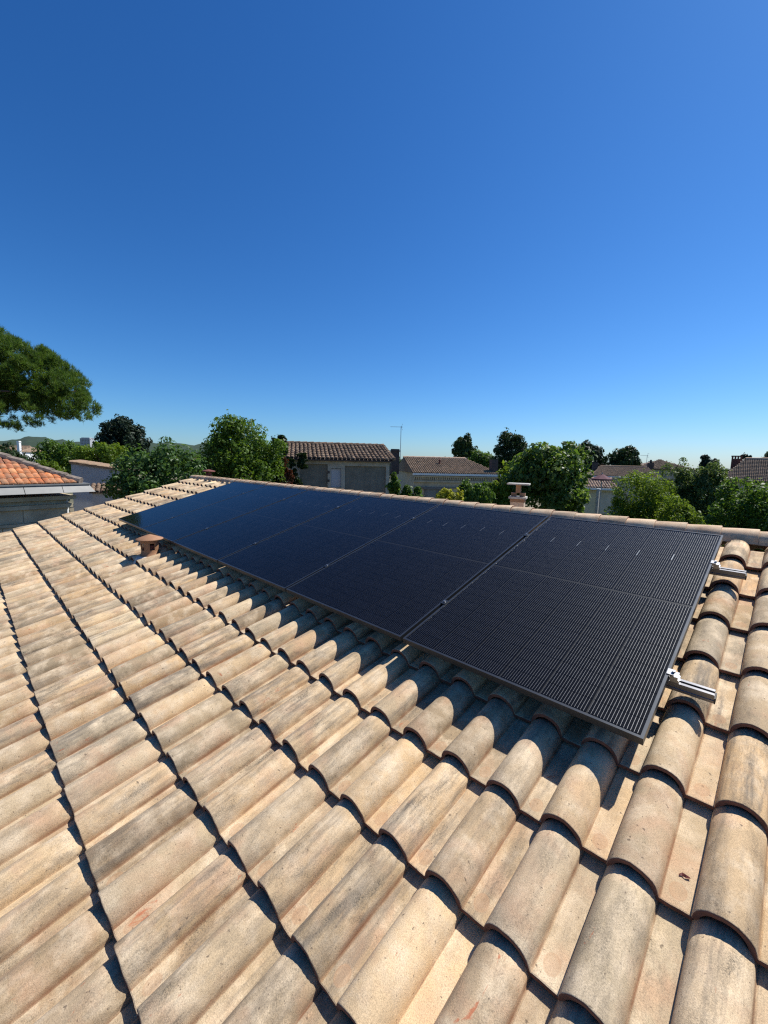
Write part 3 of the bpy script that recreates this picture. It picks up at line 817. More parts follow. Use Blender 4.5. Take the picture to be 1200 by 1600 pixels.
hm = plain('lichen_hip_tile', (.30, .24, .19), .9, var=.6, scale=9, bmp=.5)
for k in range(14):
    a = p0 + hipd*(k*.36); b = a + hipd*.41
    MB().tube([a + Vector((0, 0, .035)), b + Vector((0, 0, .015))], [.105, .09], 10).build('hip_tile', hm, rA, mw)

# ---- grey rendered outbuilding behind it
po = spot(113, 757, 20)
ob = building('outbuilding', po, 14, 'low outbuilding with blank grey blue side wall and mossy brown lean-to roof', 'outbuilding')
mw = WM[ob.name]
zt = spot(113, 722, 20).z - GROUND; z1 = spot(176, 737, 19.5).z - GROUND
W_ = 2.35
mb = MB(); mb.add([(0, 0, 0), (W_, 0, 0), (W_, 0, z1-.05), (0, 0, zt-.05), (0, 5, 0), (W_, 5, 0), (W_, 5, z1-.05), (0, 5, zt-.05)],
                  [(0, 1, 2, 3), (5, 4, 7, 6), (1, 5, 6, 2), (4, 0, 3, 7), (3, 2, 6, 7), (0, 4, 5, 1)])
mb.build('wall', M['grey_render'], ob)
mb = MB(); mb.slab([(-.06, -.10, zt), (W_+.12, -.10, z1-.02), (W_+.12, 5.1, z1-.02), (-.06, 5.1, zt)], .06)
ro = mb.build('roof', M['brown_tile'], ob)
tile_rows(mw, 'roof_tile', ro, [(W_+.14, -.10, z1+.0), (W_+.14, 5.1, z1+.0), (-.06, 5.1, zt+.02), (-.06, -.10, zt+.02)], 24, 7, M['tan_tile'], 'canal', True, .02)
pl2 = spot(144, 766, 16.5)
lo = building('lean_to_shed', pl2, 14, 'small shed with dark tiled roof between the stone house and the fig bush', 'shed')
mw = WM[lo.name]; zz = pl2.z - GROUND
MB().box(0, 1.6, .05, 2, 0, zz-.05).build('wall', M['grey_render'], lo)
mb = MB(); mb.slab([(-.1, -.05, zz-.08), (1.7, -.05, zz-.08), (1.7, 1.2, zz+.16), (-.1, 1.2, zz+.16)], .05)
r2_ = mb.build('roof', M['brown_tile'], lo)
tile_rows(mw, 'roof_tile', r2_, [(-.1, -.07, zz-.06), (1.7, -.07, zz-.06), (1.7, 1.2, zz+.18), (-.1, 1.2, zz+.18)], 10, 3, M['brown_tile'], 'canal', False, .02)

# ---- middle: old barn with two blocked openings
pb = spot(437, 716, 20)
bb_ = building('barn', pb, 34, 'old pale rendered barn with two grey blocked openings and brown canal tiles', 'barn')
mw = WM[bb_.name]
ir = mw.inverted()
def loc_on_front(m, px, py):
    """point on the building's front plane (local y = 0) seen at the photo pixel"""
    i = m.inverted(); a = i @ CAM; b = i @ spot(px, py, 10); t = a.y/(a.y-b.y); return a.lerp(b, t)
pe = loc_on_front(mw, 612, 720); WB = pe.x - .10; zB = pe.z + .02
def onf(px, py): q = loc_on_front(mw, px, py); return q.x, q.z
depthB = 5.2
mb = MB()
xs1 = (onf(468, 740)[0], onf(512, 740)[0]); xs2 = (onf(539, 745)[0], onf(603, 745)[0]); xd = (onf(517, 745)[0], onf(533, 745)[0])
zo1, zo2, zd = onf(490, 725)[1], onf(570, 728.5)[1], onf(525, 732)[1]
zb = .35
for x0, x1 in ((0, xs1[0]), (xs1[1], xd[0]), (xd[1], xs2[0]), (xs2[1], WB)): mb.box(x0, x1, 0, .30, 0, zB)
mb.box(xs1[0], xs1[1], 0, .30, zo1, zB).box(xd[0], xd[1], 0, .30, zd, zB).box(xs2[0], xs2[1], 0, .30, zo2, zB)
mb.box(0, .3, .301, depthB, 0, zB).box(WB-.3, WB, .301, depthB, 0, zB).box(.3, WB-.3, depthB-.3, depthB-.002, 0, zB)
mb.build('wall', M['pale_wall'], bb_)
def block_panel(x0, x1, z1):
    MB().box(x0+.002, x1-.002, .12, .26, 0, z1-.002).build('blocked_opening', M['block'], bb_)
block_panel(*xs1, zo1); block_panel(*xs2, zo2)
zdb = onf(525, 761)[1]
d_ = MB().box(xd[0]+.002, xd[1]-.002, .10, .15, zdb, zd-.02).build('door', plain('pale_door', (.52, .50, .50), .7, var=.12, scale=5), bb_)
MB().box(xd[0]+.002, xd[1]-.002, .06, .26, 0, zdb-.002).build('sill', M['pale_wall'], bb_)
for q in range(3): MB().box(xd[0]-.17, xd[0]-.06, -.012, .02, zd-.25-q*.42, zd-.13-q*.42).build('brick', M['dark_brick'], bb_)
rzB = spot(515, 694, 22.3).z - GROUND
rB = MB(); rl = -.10; yr = depthB*.5
rB.slab([(-.12, -.28, zB-.03), (WB+.14, -.28, zB-.03), (WB+.14, yr, rzB-.04), (-.12, yr, rzB-.04)], .07)
rB.slab([(-.12, depthB+.28, zB-.03), (WB+.14, depthB+.28, zB-.03), (WB+.14, yr+.002, rzB-.04), (-.12, yr+.002, rzB-.04)], .07)
rB.add([(.001, .3, zB-.04), (.001, depthB-.1, zB-.04), (.001, yr, rzB-.15), (.2, .3, zB-.04), (.2, depthB-.1, zB-.04), (.2, yr, rzB-.15)], [(0, 2, 1), (3, 4, 5), (0, 1, 4, 3), (1, 2, 5, 4), (2, 0, 3, 5)])
rB.add([(WB-.001, .3, zB-.04), (WB-.001, depthB-.1, zB-.04), (WB-.001, yr, rzB-.15), (WB-.2, .3, zB-.04), (WB-.2, depthB-.1, zB-.04), (WB-.2, yr, rzB-.15)], [(0, 1, 2), (3, 5, 4), (0, 3, 4, 1), (1, 4, 5, 2), (2, 5, 3, 0)])
roB = rB.build('roof', M['dark_brick'], bb_)
random.seed(11)
tile_rows(mw, 'roof_tile', roB, [(-.14, -.31, zB), (WB+.16, -.31, zB), (WB+.16, yr, rzB), (-.14, yr, rzB)], 27, 8, M['brown_tile'], 'canal', False, .035)
for k in range(16):
    xa = -.12 + k*(WB+.28)/16
    MB().tube([(xa, yr, rzB+.02), (xa+(WB+.28)/16+.04, yr, rzB+.035)], [.10, .115], 8).build('ridge_tile', M['brown_tile'], roB, mw)
for q in range(8):
    t0 = q/8; a = Vector((WB+.15, -.31, zB)).lerp(Vector((WB+.15, yr, rzB)), t0); b = Vector((WB+.15, -.31, zB)).lerp(Vector((WB+.15, yr, rzB)), t0+.14)
    MB().tube([a + Vector((0, 0, .06)), b + Vector((0, 0, .04))], [.10, .085], 8).build('verge_tile', M['brown_tile'], roB, mw)

# ---- house with the tan roof, white gutter and dentil cornice
pc = spot(645, 741, 31)
hc = building('stone_house', pc, 38, 'grey stone house with tan roof, white gutter and a toothed cornice, beside the barn')
mw = WM[hc.name]
pe = loc_on_front(mw, 781, 743); WC = pe.x; zC = (pe.z + (pc.z-GROUND))/2 - .05
DC = 8.0
zr = spot(680, 716, 34.5).z - GROUND
mb = MB(); mb.box(.15, WC-.2, .2, DC, 0, zC-.06)
mb.add([(.152, .2, zC-.06), (.152, DC, zC-.06), (.152, DC/2, zr-.12), (.35, .2, zC-.06), (.35, DC, zC-.06), (.35, DC/2, zr-.12)], [(0, 2, 1), (3, 4, 5), (0, 1, 4, 3), (1, 2, 5, 4), (2, 0, 3, 5)])
mb.build('wall', M['stone'], hc)
MB().box(0, WC+.05, -.10, .05, zC-.02, zC+.13).build('gutter', M['white'], hc)
MB().box(.05, WC-.1, .06, .198, zC-.55, zC-.42).box(.05, WC-.1, .02, .198, zC-.16, zC-.061).build('cornice', M['stone'], hc)
nd = 44
for k in range(nd):
    xa = .12 + k*(WC-.4)/nd
    MB().box(xa, xa+(WC-.4)/nd*.55, .08, .199, zC-.34, zC-.162).build('dentil', M['stone'], hc)
MB().box(.1, WC-.15, .09, .1985, zC-.98, zC-.90).build('string_course', M['stone_dark'], hc)
xw = loc_on_front(mw, 675, 775)
fw_ = MB(); wx0, wx1, wz1 = xw.x-.38, xw.x+.38, loc_on_front(mw, 675, 769).z
fw_.box(wx0-.2, wx0, .12, .1985, .8, wz1+.2).box(wx1, wx1+.2, .12, .1985, .8, wz1+.2).box(wx0-.3, wx1+.3, .06, .197, wz1+.201, wz1+.36)
wf = fw_.build('window', M['stone_dark'], hc)
MB().box(wx0+.001, wx1-.001, .15, .1975, .85, wz1+.198).build('shutter', M['zinc'], wf, mw)
mb = MB()
rx0, rx1 = -.05, WC+.02
xR = (mw.inverted() @ spot(733, 718, 34.5)).x
mb.add([(rx0, -.02, zC+.14), (rx1, -.02, zC+.14), (xR, DC/2, zr), (rx0, DC/2, zr), (rx1, DC+.1, zC+.14), (rx0, DC+.1, zC+.14)], [(0, 1, 2, 3), (1, 4, 2), (4, 5, 3, 2), (0, 3, 5), (0, 5, 4, 1)])
roC = mb.build('roof', M['brown_tile'], hc)
random.seed(12)
tile_rows(mw, 'roof_tile', roC, [(rx0, -.05, zC+.15), (rx1, -.05, zC+.15), (xR, DC/2, zr+.02), (rx0, DC/2, zr+.02)], 42, 14, M['tan_tile'], 'canal', True, .025)
for k in range(12):
    xa = rx0 + k*(xR-rx0)/12
    MB().tube([(xa, DC/2, zr+.03), (xa+(xR-rx0)/12+.05, DC/2, zr+.04)], [.10, .115], 8).build('ridge_tile', M['pink_tile'], roC, mw)
def chimney(parent, m, p, w_, h, below, mat, top='cap', label=None):
    """stack standing at local p; returns it"""
    mb = MB(); mb.box(p.x-w_/2, p.x+w_/2, p.y-w_/2, p.y+w_/2, p.z-below, p.z+h)
    c = mb.build('chimney', mat, parent, m)
    if top == 'cap':
        MB().box(p.x-w_*.62, p.x+w_*.62, p.y-w_*.62, p.y+w_*.62, p.z+h+.001, p.z+h+.09).build('chimney_crown', mat, c, m)
        MB().box(p.x-w_*.5, p.x+w_*.5, p.y-w_*.5, p.y+w_*.5, p.z+h+.091, p.z+h+.20).build('cowl', mat, c, m)
    elif top == 'teeth':
        for ix in range(4):
            for iy in (0, 1):
                xx = p.x - w_/2 + ix*w_/3.6; yy = p.y - w_/2 + iy*w_*.8
                MB().box(xx, xx+w_*.16, yy, yy+w_*.2, p.z+h+.001, p.z+h+.16).build('brick', mat, c, m)
        MB().box(p.x-w_*.55, p.x+w_*.55, p.y-w_*.55, p.y+w_*.55, p.z+h+.161, p.z+h+.24).build('cap_slab', mat, c, m)
    elif top == 'pot':
        MB().tube([p + Vector((0, 0, h)), p + Vector((0, 0, h+.35))], [w_*.22, w_*.18], 10).build('chimney_pot', mat, c, m)
        MB().box(p.x-w_*.45, p.x+w_*.45, p.y-w_*.3, p.y+w_*.3, p.z+h+.12, p.z+h+.18).build('chimney_crown', mat, c, m)
    return c
iC = mw.inverted()
def at_depth(m, px, py, D): return m.inverted() @ spot(px, py, D)
chimney(hc, mw, at_depth(mw, 617, 717, 33.5), .62, .58, 1.2, M['dark_brick'])
chimney(hc, mw, at_depth(mw, 771, 733, 32.5), .50, .75, 1.0, M['dark_brick'], 'none')
pv = at_depth(mw, 687, 721, 33.6)
MB().tube([pv - Vector((0, 0, .3)), pv + Vector((0, 0, .15))], .07, 8).tube([pv + Vector((0, 0, .15)), pv + Vector((0, 0, .22))], [.13, .05], 8).build('vent_pipe', M['terracotta_dark'], roC, mw)
# television aerial on its mast
def aerial(foot, h, blen, label, side=-1, nel=9):
    t = thing('tv_aerial', foot, label, 'aerial', 'television aerials')
    MB().tube([(0, 0, -.35), (0, 0, h)], .022, 6).build('mast', M['metal_grey'], t)
    rh = Vector((RT.x, RT.y, 0)).normalized(); fh = Vector((FW.x, FW.y, 0)).normalized()
    b = MB().tube([rh*(.15*-side) + Vector((0, 0, h-.05)), rh*(side*blen) + Vector((0, 0, h-.05))], .014, 5).build('boom', M['metal_grey'], t)
    mb = MB()
    for k in range(nel):
        p = rh*(side*blen*(.2+.8*k/(nel-1))) + Vector((0, 0, h-.045)); mb.tube([p - fh*.14, p + fh*.14], .007, 4)
    mb.build('elements', M['metal_grey'], b, Matrix.Translation(foot))
    mb = MB()
    for q in (-1, 1): mb.tube([rh*(-side*.02) + Vector((0, 0, h-.05)), rh*(-side*.12) + Vector((0, 0, h-.05+q*.25))], .008, 4); mb.tube([rh*(-side*.10) + fh*.2 + Vector((0, 0, h-.05+q*.2)), rh*(-side*.10) - fh*.2 + Vector((0, 0, h-.05+q*.2))], .008, 4)
    mb.build('reflector', M['metal_grey'], b, Matrix.Translation(foot))
aerial(spot(625.5, 712, 33), 2.28, .82, 'thin television aerial on a tall mast beside the dark chimney of the tan roofed house')

# ---- right: long low roofs, cream house, big brown roof
def simple_house(name, label, px0, px1, pye, pyr, D, dep, e_az, wall, tile, hipL=0, hipR=0, cols=40, rows=12, ridge_mat=None, gut=None):
    p = spot(px0, pye, D); t = building(name, p, e_az, label); m = WM[t.name]
    q = loc_on_front(m, px1, pye); Wd = q.x; ze_ = p.z-GROUND; zr_ = spot((px0+px1)/2, pyr, D+dep*.45).z - GROUND
    MB().box(.2, Wd-.2, .25, dep-.2, 0, ze_-.05).build('wall', wall, t)
    a, b, c, d = (0, 0, ze_), (Wd, 0, ze_), (Wd-hipR, dep/2, zr_), (hipL, dep/2, zr_)
    mb = MB().add([a, b, c, d, (Wd, dep, ze_), (0, dep, ze_), (0, .05, ze_-.12), (Wd, .05, ze_-.12), (Wd, dep, ze_-.12), (0, dep, ze_-.12)],
                  [(0, 1, 2, 3), (1, 4, 2), (4, 5, 3, 2), (5, 0, 3), (6, 7, 1, 0), (7, 8, 4, 1), (8, 9, 5, 4), (9, 6, 0, 5), (9, 8, 7, 6)])
    r_ = mb.build('roof', M['brown_tile'], t)
    tile_rows(m, 'roof_tile', r_, [(a[0], -.03, ze_+.01), (b[0], -.03, ze_+.01), (c[0], c[1], c[2]+.02), (d[0], d[1], d[2]+.02)], cols, rows, tile, 'canal', True, .025)
    mb = MB().tube([(hipL, dep/2, zr_+.03), (Wd-hipR, dep/2, zr_+.03)], .11, 8); mb.build('ridge', ridge_mat or tile, r_, m)
    if gut: MB().box(0, Wd, -.14, -.02, ze_-.13, ze_-.02).build('gutter', gut, t)
    return t, m, Wd, ze_, r_
t, m, Wd, ze_, r_ = simple_house('house', 'long low house under the wide grey brown roof right of the walnut tree', 925, 1032, 743, 729.5, 45, 8, 66, M['pale_wall'], M['grey_tile'], 1.2, .5, 60, 12, None, M['white'])
chimney(t, m, at_depth(m, 1016, 731, 47), .55, .55, 1.2, M['dark_brick'], 'pot')
chimney(t, m, at_depth(m, 929.5, 728, 48), .55, .40, 1.2, M['dark_brick'], 'none')
aerial(spot(1010, 725, 47), 1.0, .75, 'small television aerial beside the chimney of the long low house')
t, m, Wd, ze_, r_ = simple_house('house', 'reddish hip roofed house showing behind the long low roof', 985, 1090, 732, 719.5, 62, 9, 66, M['pale_wall'], M['tan_tile'], 4.4, 3.4, 50, 8)
t, m, Wd, ze_, r_ = simple_house('house', 'cream walled house with small pale pink roof right of the walnut tree', 906, 966, 761, 749, 25, 3.4, 62, M['cream'], M['pink_tile'], 0, 0, 14, 6, None, M['white'])
MB().box(Wd*.48, Wd*.49+.8, .22, .249, .1, ze_-.3).build('shutter', M['render'], t)
t, m, Wd, ze_, r_ = simple_house('house', 'house with the big brown tiled roof and brick chimney at the right edge', 1124, 1262, 751, 719, 29, 8.0, 84, M['pale_wall'], M['grey_tile'], 1.4, 1.2, 44, 16, M['pink_tile'], None)
chimney(t, m, at_depth(m, 1150.5, 723, 32.5), .62, .30, 1.2, M['red_brick'], 'teeth')
t, m, Wd, ze_, r_ = simple_house('house', 'small white gabled house glimpsed between the olive trees', 1093, 1118, 745, 735, 38, 4, 80, M['white'], M['grey_tile'], 0, 0, 10, 4)
t, m, Wd, ze_, r_ = simple_house('house', 'white house with a low reddish roof among the trees at far left', -60, 24, 703, 696, 70, 8, 46, M['white'], M['tan_tile'], 1, 1, 40, 8)
wc = chimney(t, m, at_depth(m, 30, 700, 66), .38, .9, 5.0, M['white'], 'cap')

# cone standing in for a shaded gable end, thin pole, white post, car
pp = spot(941, 741, 21.5)
pt = thing('gable_stand_in', (pp.x, pp.y, GROUND), 'dark plum cone standing in for a shaded gable end, on a thin pole before the cream house', 'gable_stand_in')
hgt = pp.z - GROUND
MB().tube([(0, 0, 0), (0, 0, hgt+.08)], .028, 8).build('pole', M['metal_grey'], pt)
M['plum'] = plain('plum_gable_shade', (.10, .035, .045), .85)  # dark plum holds the shade of the gable end in its colour
n8 = 8; V = [(0, 0, hgt+.02)] + [(0.52*math.cos(2*math.pi*k/n8), 0.52*math.sin(2*math.pi*k/n8), hgt-.24) for k in range(n8)] + [(0.52*math.cos(2*math.pi*k/n8), 0.52*math.sin(2*math.pi*k/n8), hgt-.31) for k in range(n8)] + [(0, 0, hgt)]
mesh_obj('gable_cone', V, [(0, 1+k, 1+(k+1) % n8) for k in range(n8)] + [(1+k, 9+k, 9+(k+1) % n8, 1+(k+1) % n8) for k in range(n8)] , M['plum'], pt)
MB().lathe([(.25, 0), (.25, .08), (.05, .10), (.05, .3)], 16).build('base', M['concrete'], pt)
wp = spot(935, 765, 19)
wt = thing('gate_post', (wp.x, wp.y, GROUND), 'white square post with a capped top beside the thin pole', 'post')
zt = wp.z - GROUND
MB().box(-.055, .055, -.055, .055, 0, zt).build('shaft', M['concrete'], wt); MB().box(-.075, .075, -.075, .075, zt+.001, zt+.05).build('post_cap', M['white'], wt)
cpv = spot(906, 795, 33)
car = thing('parked_car', (cpv.x, cpv.y, GROUND), 'parked blue grey car with only its roof showing over the hedge', 'car', None, math.radians(-10))
M['car'] = plain('blue_grey_car_paint', (.16, .21, .27), .25, .4)
def extr(prof, w_, name, mat, inset=0.0):
    k = len(prof); mb = MB()
    mb.add([(x, -w_/2 + (inset if z > .95 else 0), z) for x, z in prof] + [(x, w_/2 - (inset if z > .95 else 0), z) for x, z in prof], [tuple(range(k)), tuple(range(2*k-1, k-1, -1))] + [(i, k+i, k+(i+1) % k, (i+1) % k) for i in range(k)])
    return mb.build(name, mat, car)
extr([(-2.1, .30), (2.05, .30), (2.1, .62), (1.95, .80), (1.15, .92), (-1.9, .94), (-2.1, .85)], 1.72, 'body', M['car'])
cab = extr([(1.10, .925), (.45, 1.42), (-1.2, 1.44), (-1.85, .945)], 1.60, 'windows', M['glass_dark'], .16)
extr([(.55, 1.405), (.42, 1.465), (-1.15, 1.485), (-1.32, 1.42)], 1.60, 'car_roof', M['car'], .16)
for sx in (-1.3, 1.3):
    for sy in (-.78, .78):
        wv = MB().tube([(sx, sy-.1, .32), (sx, sy+.1, .32)], .32, 18).build('wheel', M['black_plastic'], car)
        MB().tube([(sx, sy-.105, .32), (sx, sy+.105, .32)], .19, 12).build('rim', M['alu'], wv, WM[car.name])
for sy in (-.6, .6):
    MB().box(2.0, 2.085, sy-.18, sy+.18, .62, .76).build('headlight', M['white'], car); MB().box(-2.115, -2.05, sy-.16, sy+.16, .66, .84).build('tail_light', M['red_brick'], car)

# ---- trees and bushes
# umbrella pine, upper left
tree('pine_tree', 'large umbrella pine with dense needled crown at the upper left edge', 'pine tree', 18, (-300, 496, 141, 666), LM['pine'], 36000, .17,
     lobes=[(-.10, 0, .08, .34, .34, .40), (.16, .0, .08, .20, .24, .36), (.28, .05, -.01, .15, .18, .30), (.36, .0, -.12, .10, .12, .22), (.43, .0, -.20, .07, .10, .15), (.22, -.1, -.28, .19, .18, .18), (.05, -.15, -.32, .24, .2, .16),
            (-.28, 0, 0, .22, .25, .42), (.10, -.12, .32, .20, .2, .18), (-.1, -.2, -.28, .2, .2, .2), (.26, .02, .18, .12, .15, .18)], trunk=.34, depth=.85, kind='needle', per=9, clump=.18, nclump=110, shell=.80)
tree('fig_bush', 'broad glossy leaved fig bush rising behind the far end of the tiled roof', 'bush', 13, (166, 688, 320, 800), LM['fig'], 9000, .105,
     lobes=[(-.12, 0, -.05, .30, .3, .42), (.16, .05, .05, .30, .3, .46), (-.32, -.05, -.16, .17, .2, .28), (.34, .1, .12, .15, .2, .40), (.02, -.1, -.2, .4, .3, .3)], clump=.26, nclump=60)
tree('maple_tree', 'big round bright green tree left of the old barn', 'tree', 17.5, (304, 651, 444, 790), LM['maple'], 21000, .10,
     lobes=[(0, 0, .12, .40, .4, .38), (-.24, 0, -.05, .25, .25, .34), (.24, 0, .02, .25, .28, .34), (.05, -.1, -.2, .4, .3, .3), (.02, 0, .30, .26, .26, .19)], clump=.24, nclump=70)
tree('ivy', 'dark ivy mass smothering the left end of the old barn', 'climbing plant', 18.6, (394, 681, 452, 780), LM['dark'], 18000, .095,
     lobes=[(-.12, 0, -.02, .38, .3, .48), (.2, 0, .32, .30, .2, .18), (.12, 0, -.25, .38, .3, .25), (.2, 0, .0, .30, .2, .3)], clump=.2, nclump=110, trunk=.07)
tree('creeper', 'reddish creeper hanging on the barn wall beside the dark ivy', 'climbing plant', 18.2, (436, 714, 460, 778), LM['red'], 6500, .085,
     lobes=[(-.15, 0, .1, .32, .12, .40), (.15, 0, -.1, .32, .12, .38)], clump=.3, nclump=60, trunk=.03)
tree('creeper', 'dark green creeper on the barn wall between the red creeper and the blocked opening', 'climbing plant', 19.0, (446, 708, 480, 785), LM['dark'], 14000, .085,
     lobes=[(-.1, 0, .0, .38, .12, .48), (.2, 0, .30, .32, .1, .18), (.1, 0, -.25, .3, .1, .25)], clump=.3, nclump=60, trunk=.03)
tree('cedar_tree', 'dark blue green conifer with broad rounded top standing behind the hedges', 'conifer', 42, (150, 652, 233, 718), LM['cedar'], 15000, .22,
     lobes=[(0, 0, 0, .42, .4, .44), (-.22, 0, -.15, .27, .3, .33), (.24, 0, -.16, .27, .3, .33), (0, 0, .24, .2, .2, .26)], clump=.17, nclump=110, droop=.3, trunk=.35)
tree('lime_tree', 'light green leafy tree right of the yellowish bush, before the conifer', 'tree', 33, (112, 692, 212, 735), LM['lime'], 7000, .16, lobes=[(-.2, 0, 0, .3, .3, .45), (.18, 0, -.02, .32, .3, .48), (0, 0, .1, .25, .3, .4)], clump=.3, nclump=50)
tree('green_tree', 'mid green bushy tree behind the white house at far left', 'tree', 36, (52, 688, 136, 740), LM['green'], 8000, .17, lobes=[(-.2, 0, 0, .32, .3, .46), (.18, 0, 0, .33, .3, .48)], clump=.28, nclump=50)
tree('oak_tree', 'dull dark olive tree just behind the orange roof ridge', 'tree', 24, (-30, 694, 60, 770), LM['dark'], 9000, .13, lobes=[(-.1, 0, 0, .42, .3, .45), (.25, 0, -.08, .24, .3, .38)], clump=.25, nclump=50)
tree('laurel_bush', 'yellow green bush between the orange roof and the outbuilding wall', 'bush', 22, (54, 719, 108, 770), LM['lime'], 4500, .10, lobes=[(-.15, 0, .1, .33, .3, .4), (.18, 0, -.05, .32, .3, .42)], clump=.3)
tree('vine', 'light green climbing leaves at the right corner of the barn', 'climbing plant', 18.5, (606, 740, 660, 800), LM['green'], 6500, .10, lobes=[(-.28, 0, .12, .2, .2, .38), (0, 0, -.1, .25, .2, .36), (.28, 0, -.12, .22, .2, .3)], clump=.32, trunk=.06)
tree('privet_bush', 'bright yellow leaved bush behind the ridge tiles', 'bush', 13.5, (678, 764, 727, 812), LM['yellow'], 4200, .062, lobes=[(-.2, 0, .05, .3, .3, .42), (.2, 0, .0, .3, .3, .42), (0, 0, 0, .4, .3, .4)], clump=.28, trunk=.05)
tree('green_bush', 'mid green bush with upright shoots right of the yellow bush', 'bush', 15, (716, 752, 770, 825), LM['green'], 6000, .085, lobes=[(-.15, 0, 0, .32, .3, .42), (.2, 0, .08, .28, .3, .40)], clump=.3, trunk=.06)
tree('green_bush', 'bush with yellowing leaves before the right end of the stone cornice', 'bush', 16, (752, 753, 808, 830), LM['lime'], 5000, .09, lobes=[(-.15, 0, 0, .32, .3, .40), (.2, 0, .05, .3, .3, .42)], clump=.3, trunk=.06)
tree('poplar_tree', 'slim dark poplar standing far behind the tan roofed house', 'tree', 75, (707, 678, 746, 724), LM['far'], 6000, .30, lobes=[(-.15, 0, -.05, .25, .25, .44), (.05, 0, .08, .24, .25, .42), (.28, 0, -.12, .2, .2, .34)], clump=.3, nclump=50, stretch=1.5)
tree('ash_tree', 'low mid green tree between the poplar and the dark round tree', 'tree', 52, (733, 704, 775, 745), LM['green'], 5000, .22, clump=.28)
tree('oak_tree', 'dark round crowned tree left of the big walnut tree', 'tree', 40, (767, 676, 828, 760), LM['dark'], 11000, .19, lobes=[(0, 0, .08, .44, .4, .42), (-.2, 0, -.1, .28, .3, .36), (.2, 0, -.05, .28, .3, .36)], clump=.22, nclump=70, trunk=.3)
tree('walnut_tree', 'big walnut tree with large shiny leaves beyond the middle of the ridge', 'tree', 16, (790, 693, 922, 812), LM['walnut'], 13000, .135,
     lobes=[(-.02, 0, .05, .34, .34, .38), (.26, 0, .04, .23, .25, .36), (-.26, 0, -.02, .24, .26, .36), (.10, -.1, -.16, .33, .3, .30), (-.08, 0, .20, .22, .22, .22), (.22, 0, .30, .15, .15, .18)], clump=.27, nclump=55, trunk=.2, aspect=.6)
tree('young_tree', 'thin tree with yellowish leaves at the right end of the stone cornice', 'tree', 22, (778, 722, 812, 790), LM['lime'], 2200, .12, clump=.3, trunk=.06)
tree('pine_tree', 'distant umbrella pine with smooth dark dome behind the walnut tree', 'pine tree', 66, (862, 692, 946, 745), LM['cedar'], 12000, .36, lobes=[(0, 0, 0, .5, .45, .48), (-.2, 0, -.05, .28, .3, .36), (.22, 0, -.08, .28, .3, .36)], clump=.2, nclump=90, trunk=.4)
tree('oak_tree', 'distant dark round tree right of the domed umbrella pine', 'tree', 60, (944, 698, 1000, 740), LM['dark'], 9000, .28, clump=.22, nclump=70, trunk=.35)
tree('laburnum_bush', 'tall bright green feathery bush behind the ridge on the right', 'bush', 14, (940, 738, 1062, 850), LM['lime'], 18000, .075,
     lobes=[(-.12, 0, .12, .28, .28, .38), (.14, 0, .02, .30, .3, .42), (-.30, 0, -.12, .20, .22, .32), (.33, 0, -.14, .17, .2, .30), (0, -.1, -.2, .42, .3, .3)], clump=.22, nclump=70, aspect=.35, droop=.25, trunk=.08)
tree('laburnum_bush', 'low light green rounded bush touching the ridge on the right', 'bush', 12.5, (1026, 775, 1110, 850), LM['lime'], 8000, .065, lobes=[(-.12, 0, .05, .36, .3, .42), (.2, 0, -.1, .28, .3, .38)], clump=.24, nclump=50, aspect=.4, droop=.2, trunk=.06)
tree('olive_tree', 'loose grey green tree with wispy shoots, left of the pair before the brown roof', 'tree', 18.5, (1016, 720, 1100, 830), LM['olive'], 15000, .115,
     lobes=[(-.05, 0, .05, .38, .35, .42), (.24, 0, .02, .28, .3, .40), (-.25, 0, -.05, .28, .3, .38), (.1, 0, .28, .2, .2, .22), (0, 0, -.2, .45, .3, .3)], clump=.22, nclump=80, aspect=.34, trunk=.1)
tree('olive_tree', 'loose grey green tree with wispy shoots, right of the pair before the brown roof', 'tree', 17.5, (1072, 725, 1150, 840), LM['olive'], 14000, .115,
     lobes=[(-.08, 0, .05, .38, .35, .42), (.22, 0, -.02, .30, .3, .40), (-.22, 0, -.05, .30, .3, .36), (.05, 0, .30, .18, .2, .20), (0, 0, -.2, .45, .3, .3)], clump=.22, nclump=80, aspect=.34, trunk=.1)
tree('holm_oak', 'dense dark green tree in the lower right before the brown roof', 'tree', 13.5, (1100, 750, 1262, 880), LM['green'], 20000, .09,
     lobes=[(-.10, 0, .05, .30, .3, .42), (.18, 0, .05, .32, .3, .44), (-.28, 0, -.12, .2, .25, .34), (0, -.1, -.25, .45, .3, .3)], clump=.2, nclump=80, trunk=.15)
tree('cypress_tree', 'slender dark tree top rising behind the white gabled house', 'conifer', 55, (1092, 711, 1112, 745), LM['cedar'], 2500, .26, clump=.3, trunk=.12)
tree('cypress_tree', 'smaller dark tree top just right of the slender one', 'conifer', 56, (1108, 717, 1124, 745), LM['cedar'], 1800, .26, clump=.3, trunk=.12)
tree('cedar_tree', 'flat topped grey green cedar behind the brick chimney', 'conifer', 60, (1154, 710, 1180, 735), LM['cedar'], 2600, .26, lobes=[(-.1, 0, .28, .4, .3, .13), (.2, 0, .02, .36, .3, .12), (-.1, 0, -.2, .4, .3, .2)], clump=.4, trunk=.2)
tree('plane_tree', 'reddish dark tree at the far right above the brown roof', 'tree', 58, (1186, 702, 1230, 740), LM['far'], 5000, .26, clump=.26, trunk=.25)
tree('clipped_hedge', 'light green hedge in front of the cream house', 'hedge', 29, (868, 782, 932, 812), LM['lime'], 5000, .11, lobes=[(-.25, 0, 0, .25, .12, .45), (.25, 0, 0, .25, .12, .42), (0, 0, 0, .3, .12, .42)], clump=.35, trunk=.05)

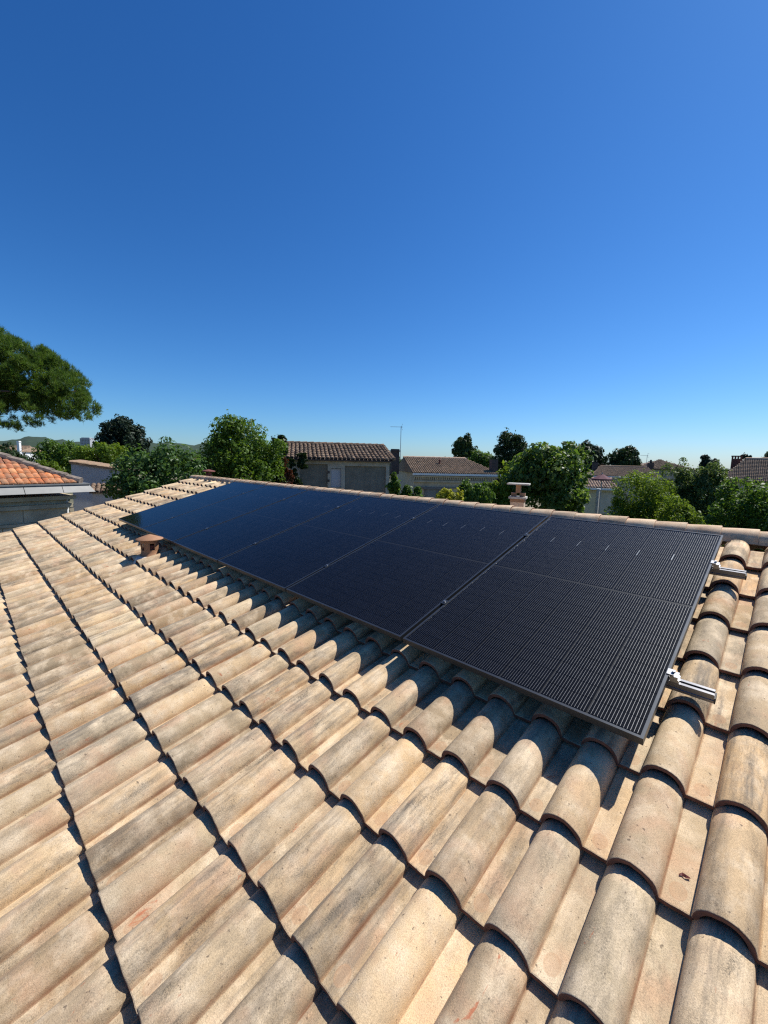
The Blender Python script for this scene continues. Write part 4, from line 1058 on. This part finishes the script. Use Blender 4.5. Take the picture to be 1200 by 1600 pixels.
# ---- far woods and the wooded ridge on the left
def woods(name, bands, mat, leaf, seed):
    r = np.random.default_rng(seed); Vs = []
    for (px0, px1, pyt, amp, D, n) in bands:
        k = int(max(6, (px1-px0)/7)); xs = np.linspace(px0, px1, k) + r.uniform(-4, 4, k)
        Ls = []
        for x_ in xs:
            yt = pyt + (x_-px0)*.0227 + r.uniform(-amp, amp)*.6
            dd = D*r.uniform(.9, 1.15); top = spot(x_, yt, dd); hh = max(top.z-GROUND, 2.0); rr = D*r.uniform(8, 15)/F12
            Ls.append((top.x, top.y, top.z-hh*.5, rr, rr, hh*.5))
        Vs.append(leaf_cloud(r, Ls, n, leaf*D/100, clump=.3, nclump=40))
    o = tri_mesh(name, np.concatenate(Vs), 4, mat, None); return tag(o, kind='stuff')
tag(woods('far_woods', [(600, 720, 711, 3, 120, 7000), (1010, 1230, 727, 3, 110, 9000), (690, 800, 714, 3, 130, 5000), (840, 1020, 720, 3, 140, 6000), (230, 330, 702, 3, 120, 5000), (430, 620, 706, 3, 130, 6000), (-80, 160, 697, 4, 110, 9000)], LM['far'], .55, 77),
    'distant belt of dark green trees along the horizon', 'woods')
r = np.random.default_rng(5)
HV = []; HF = []
nx = 150
for i in range(nx):
    px = -330 + i*6.6
    for j, dd in enumerate((900, 1150, 1450, 1900, 2400)):
        hgt = (0, .55, 1.0, .8, .2)[j]
        prof = 689 - 5.5*math.exp(-((px-62)/45)**2) + 5*math.exp(-((px-135)/30)**2) + .028*max(px-150, 0) + .05*max(px-330, 0) + .06*max(-120-px, 0) + 1.2*math.sin(px*.09) + 1.0*math.sin(px*.23+1)
        p = spot(px, prof, 1450); z = GROUND + (p.z-GROUND)*hgt + r.uniform(-2, 2)*(hgt > 0)
        d = spot(px, 700, dd); HV.append((d.x, d.y, z if j else GROUND-1))
for i in range(nx-1):
    for j in range(4): HF.append((i*5+j, (i+1)*5+j, (i+1)*5+j+1, i*5+j+1))
tag(mesh_obj('hill', HV, HF, plain('wooded_hill', (.030, .055, .022), .95, var=.5, scale=.03, bmp=1.0, bscale=.08), None, Matrix(), True), kind='structure')
tb = spot(137, 693, 880)
ap = thing('apartment_block', (tb.x, tb.y, GROUND), 'far grey apartment block on the horizon left of the conifer', 'building', None, math.radians(40))
hz = spot(137, 685, 880).z - GROUND
MB().box(-11, 11, -7, 7, 0, hz).build('wall', M['grey_render'], ap); MB().box(-9, 9, -5, 5, hz+.001, hz+1.6).build('roof_block', M['grey_render'], ap)
for fl in range(4):
    for k in range(6): MB().box(-9.6+k*3.4, -7.8+k*3.4, -7.06, -7.001, hz-2.6-fl*3, hz-1.0-fl*3).build('window', M['glass_dark'], ap)
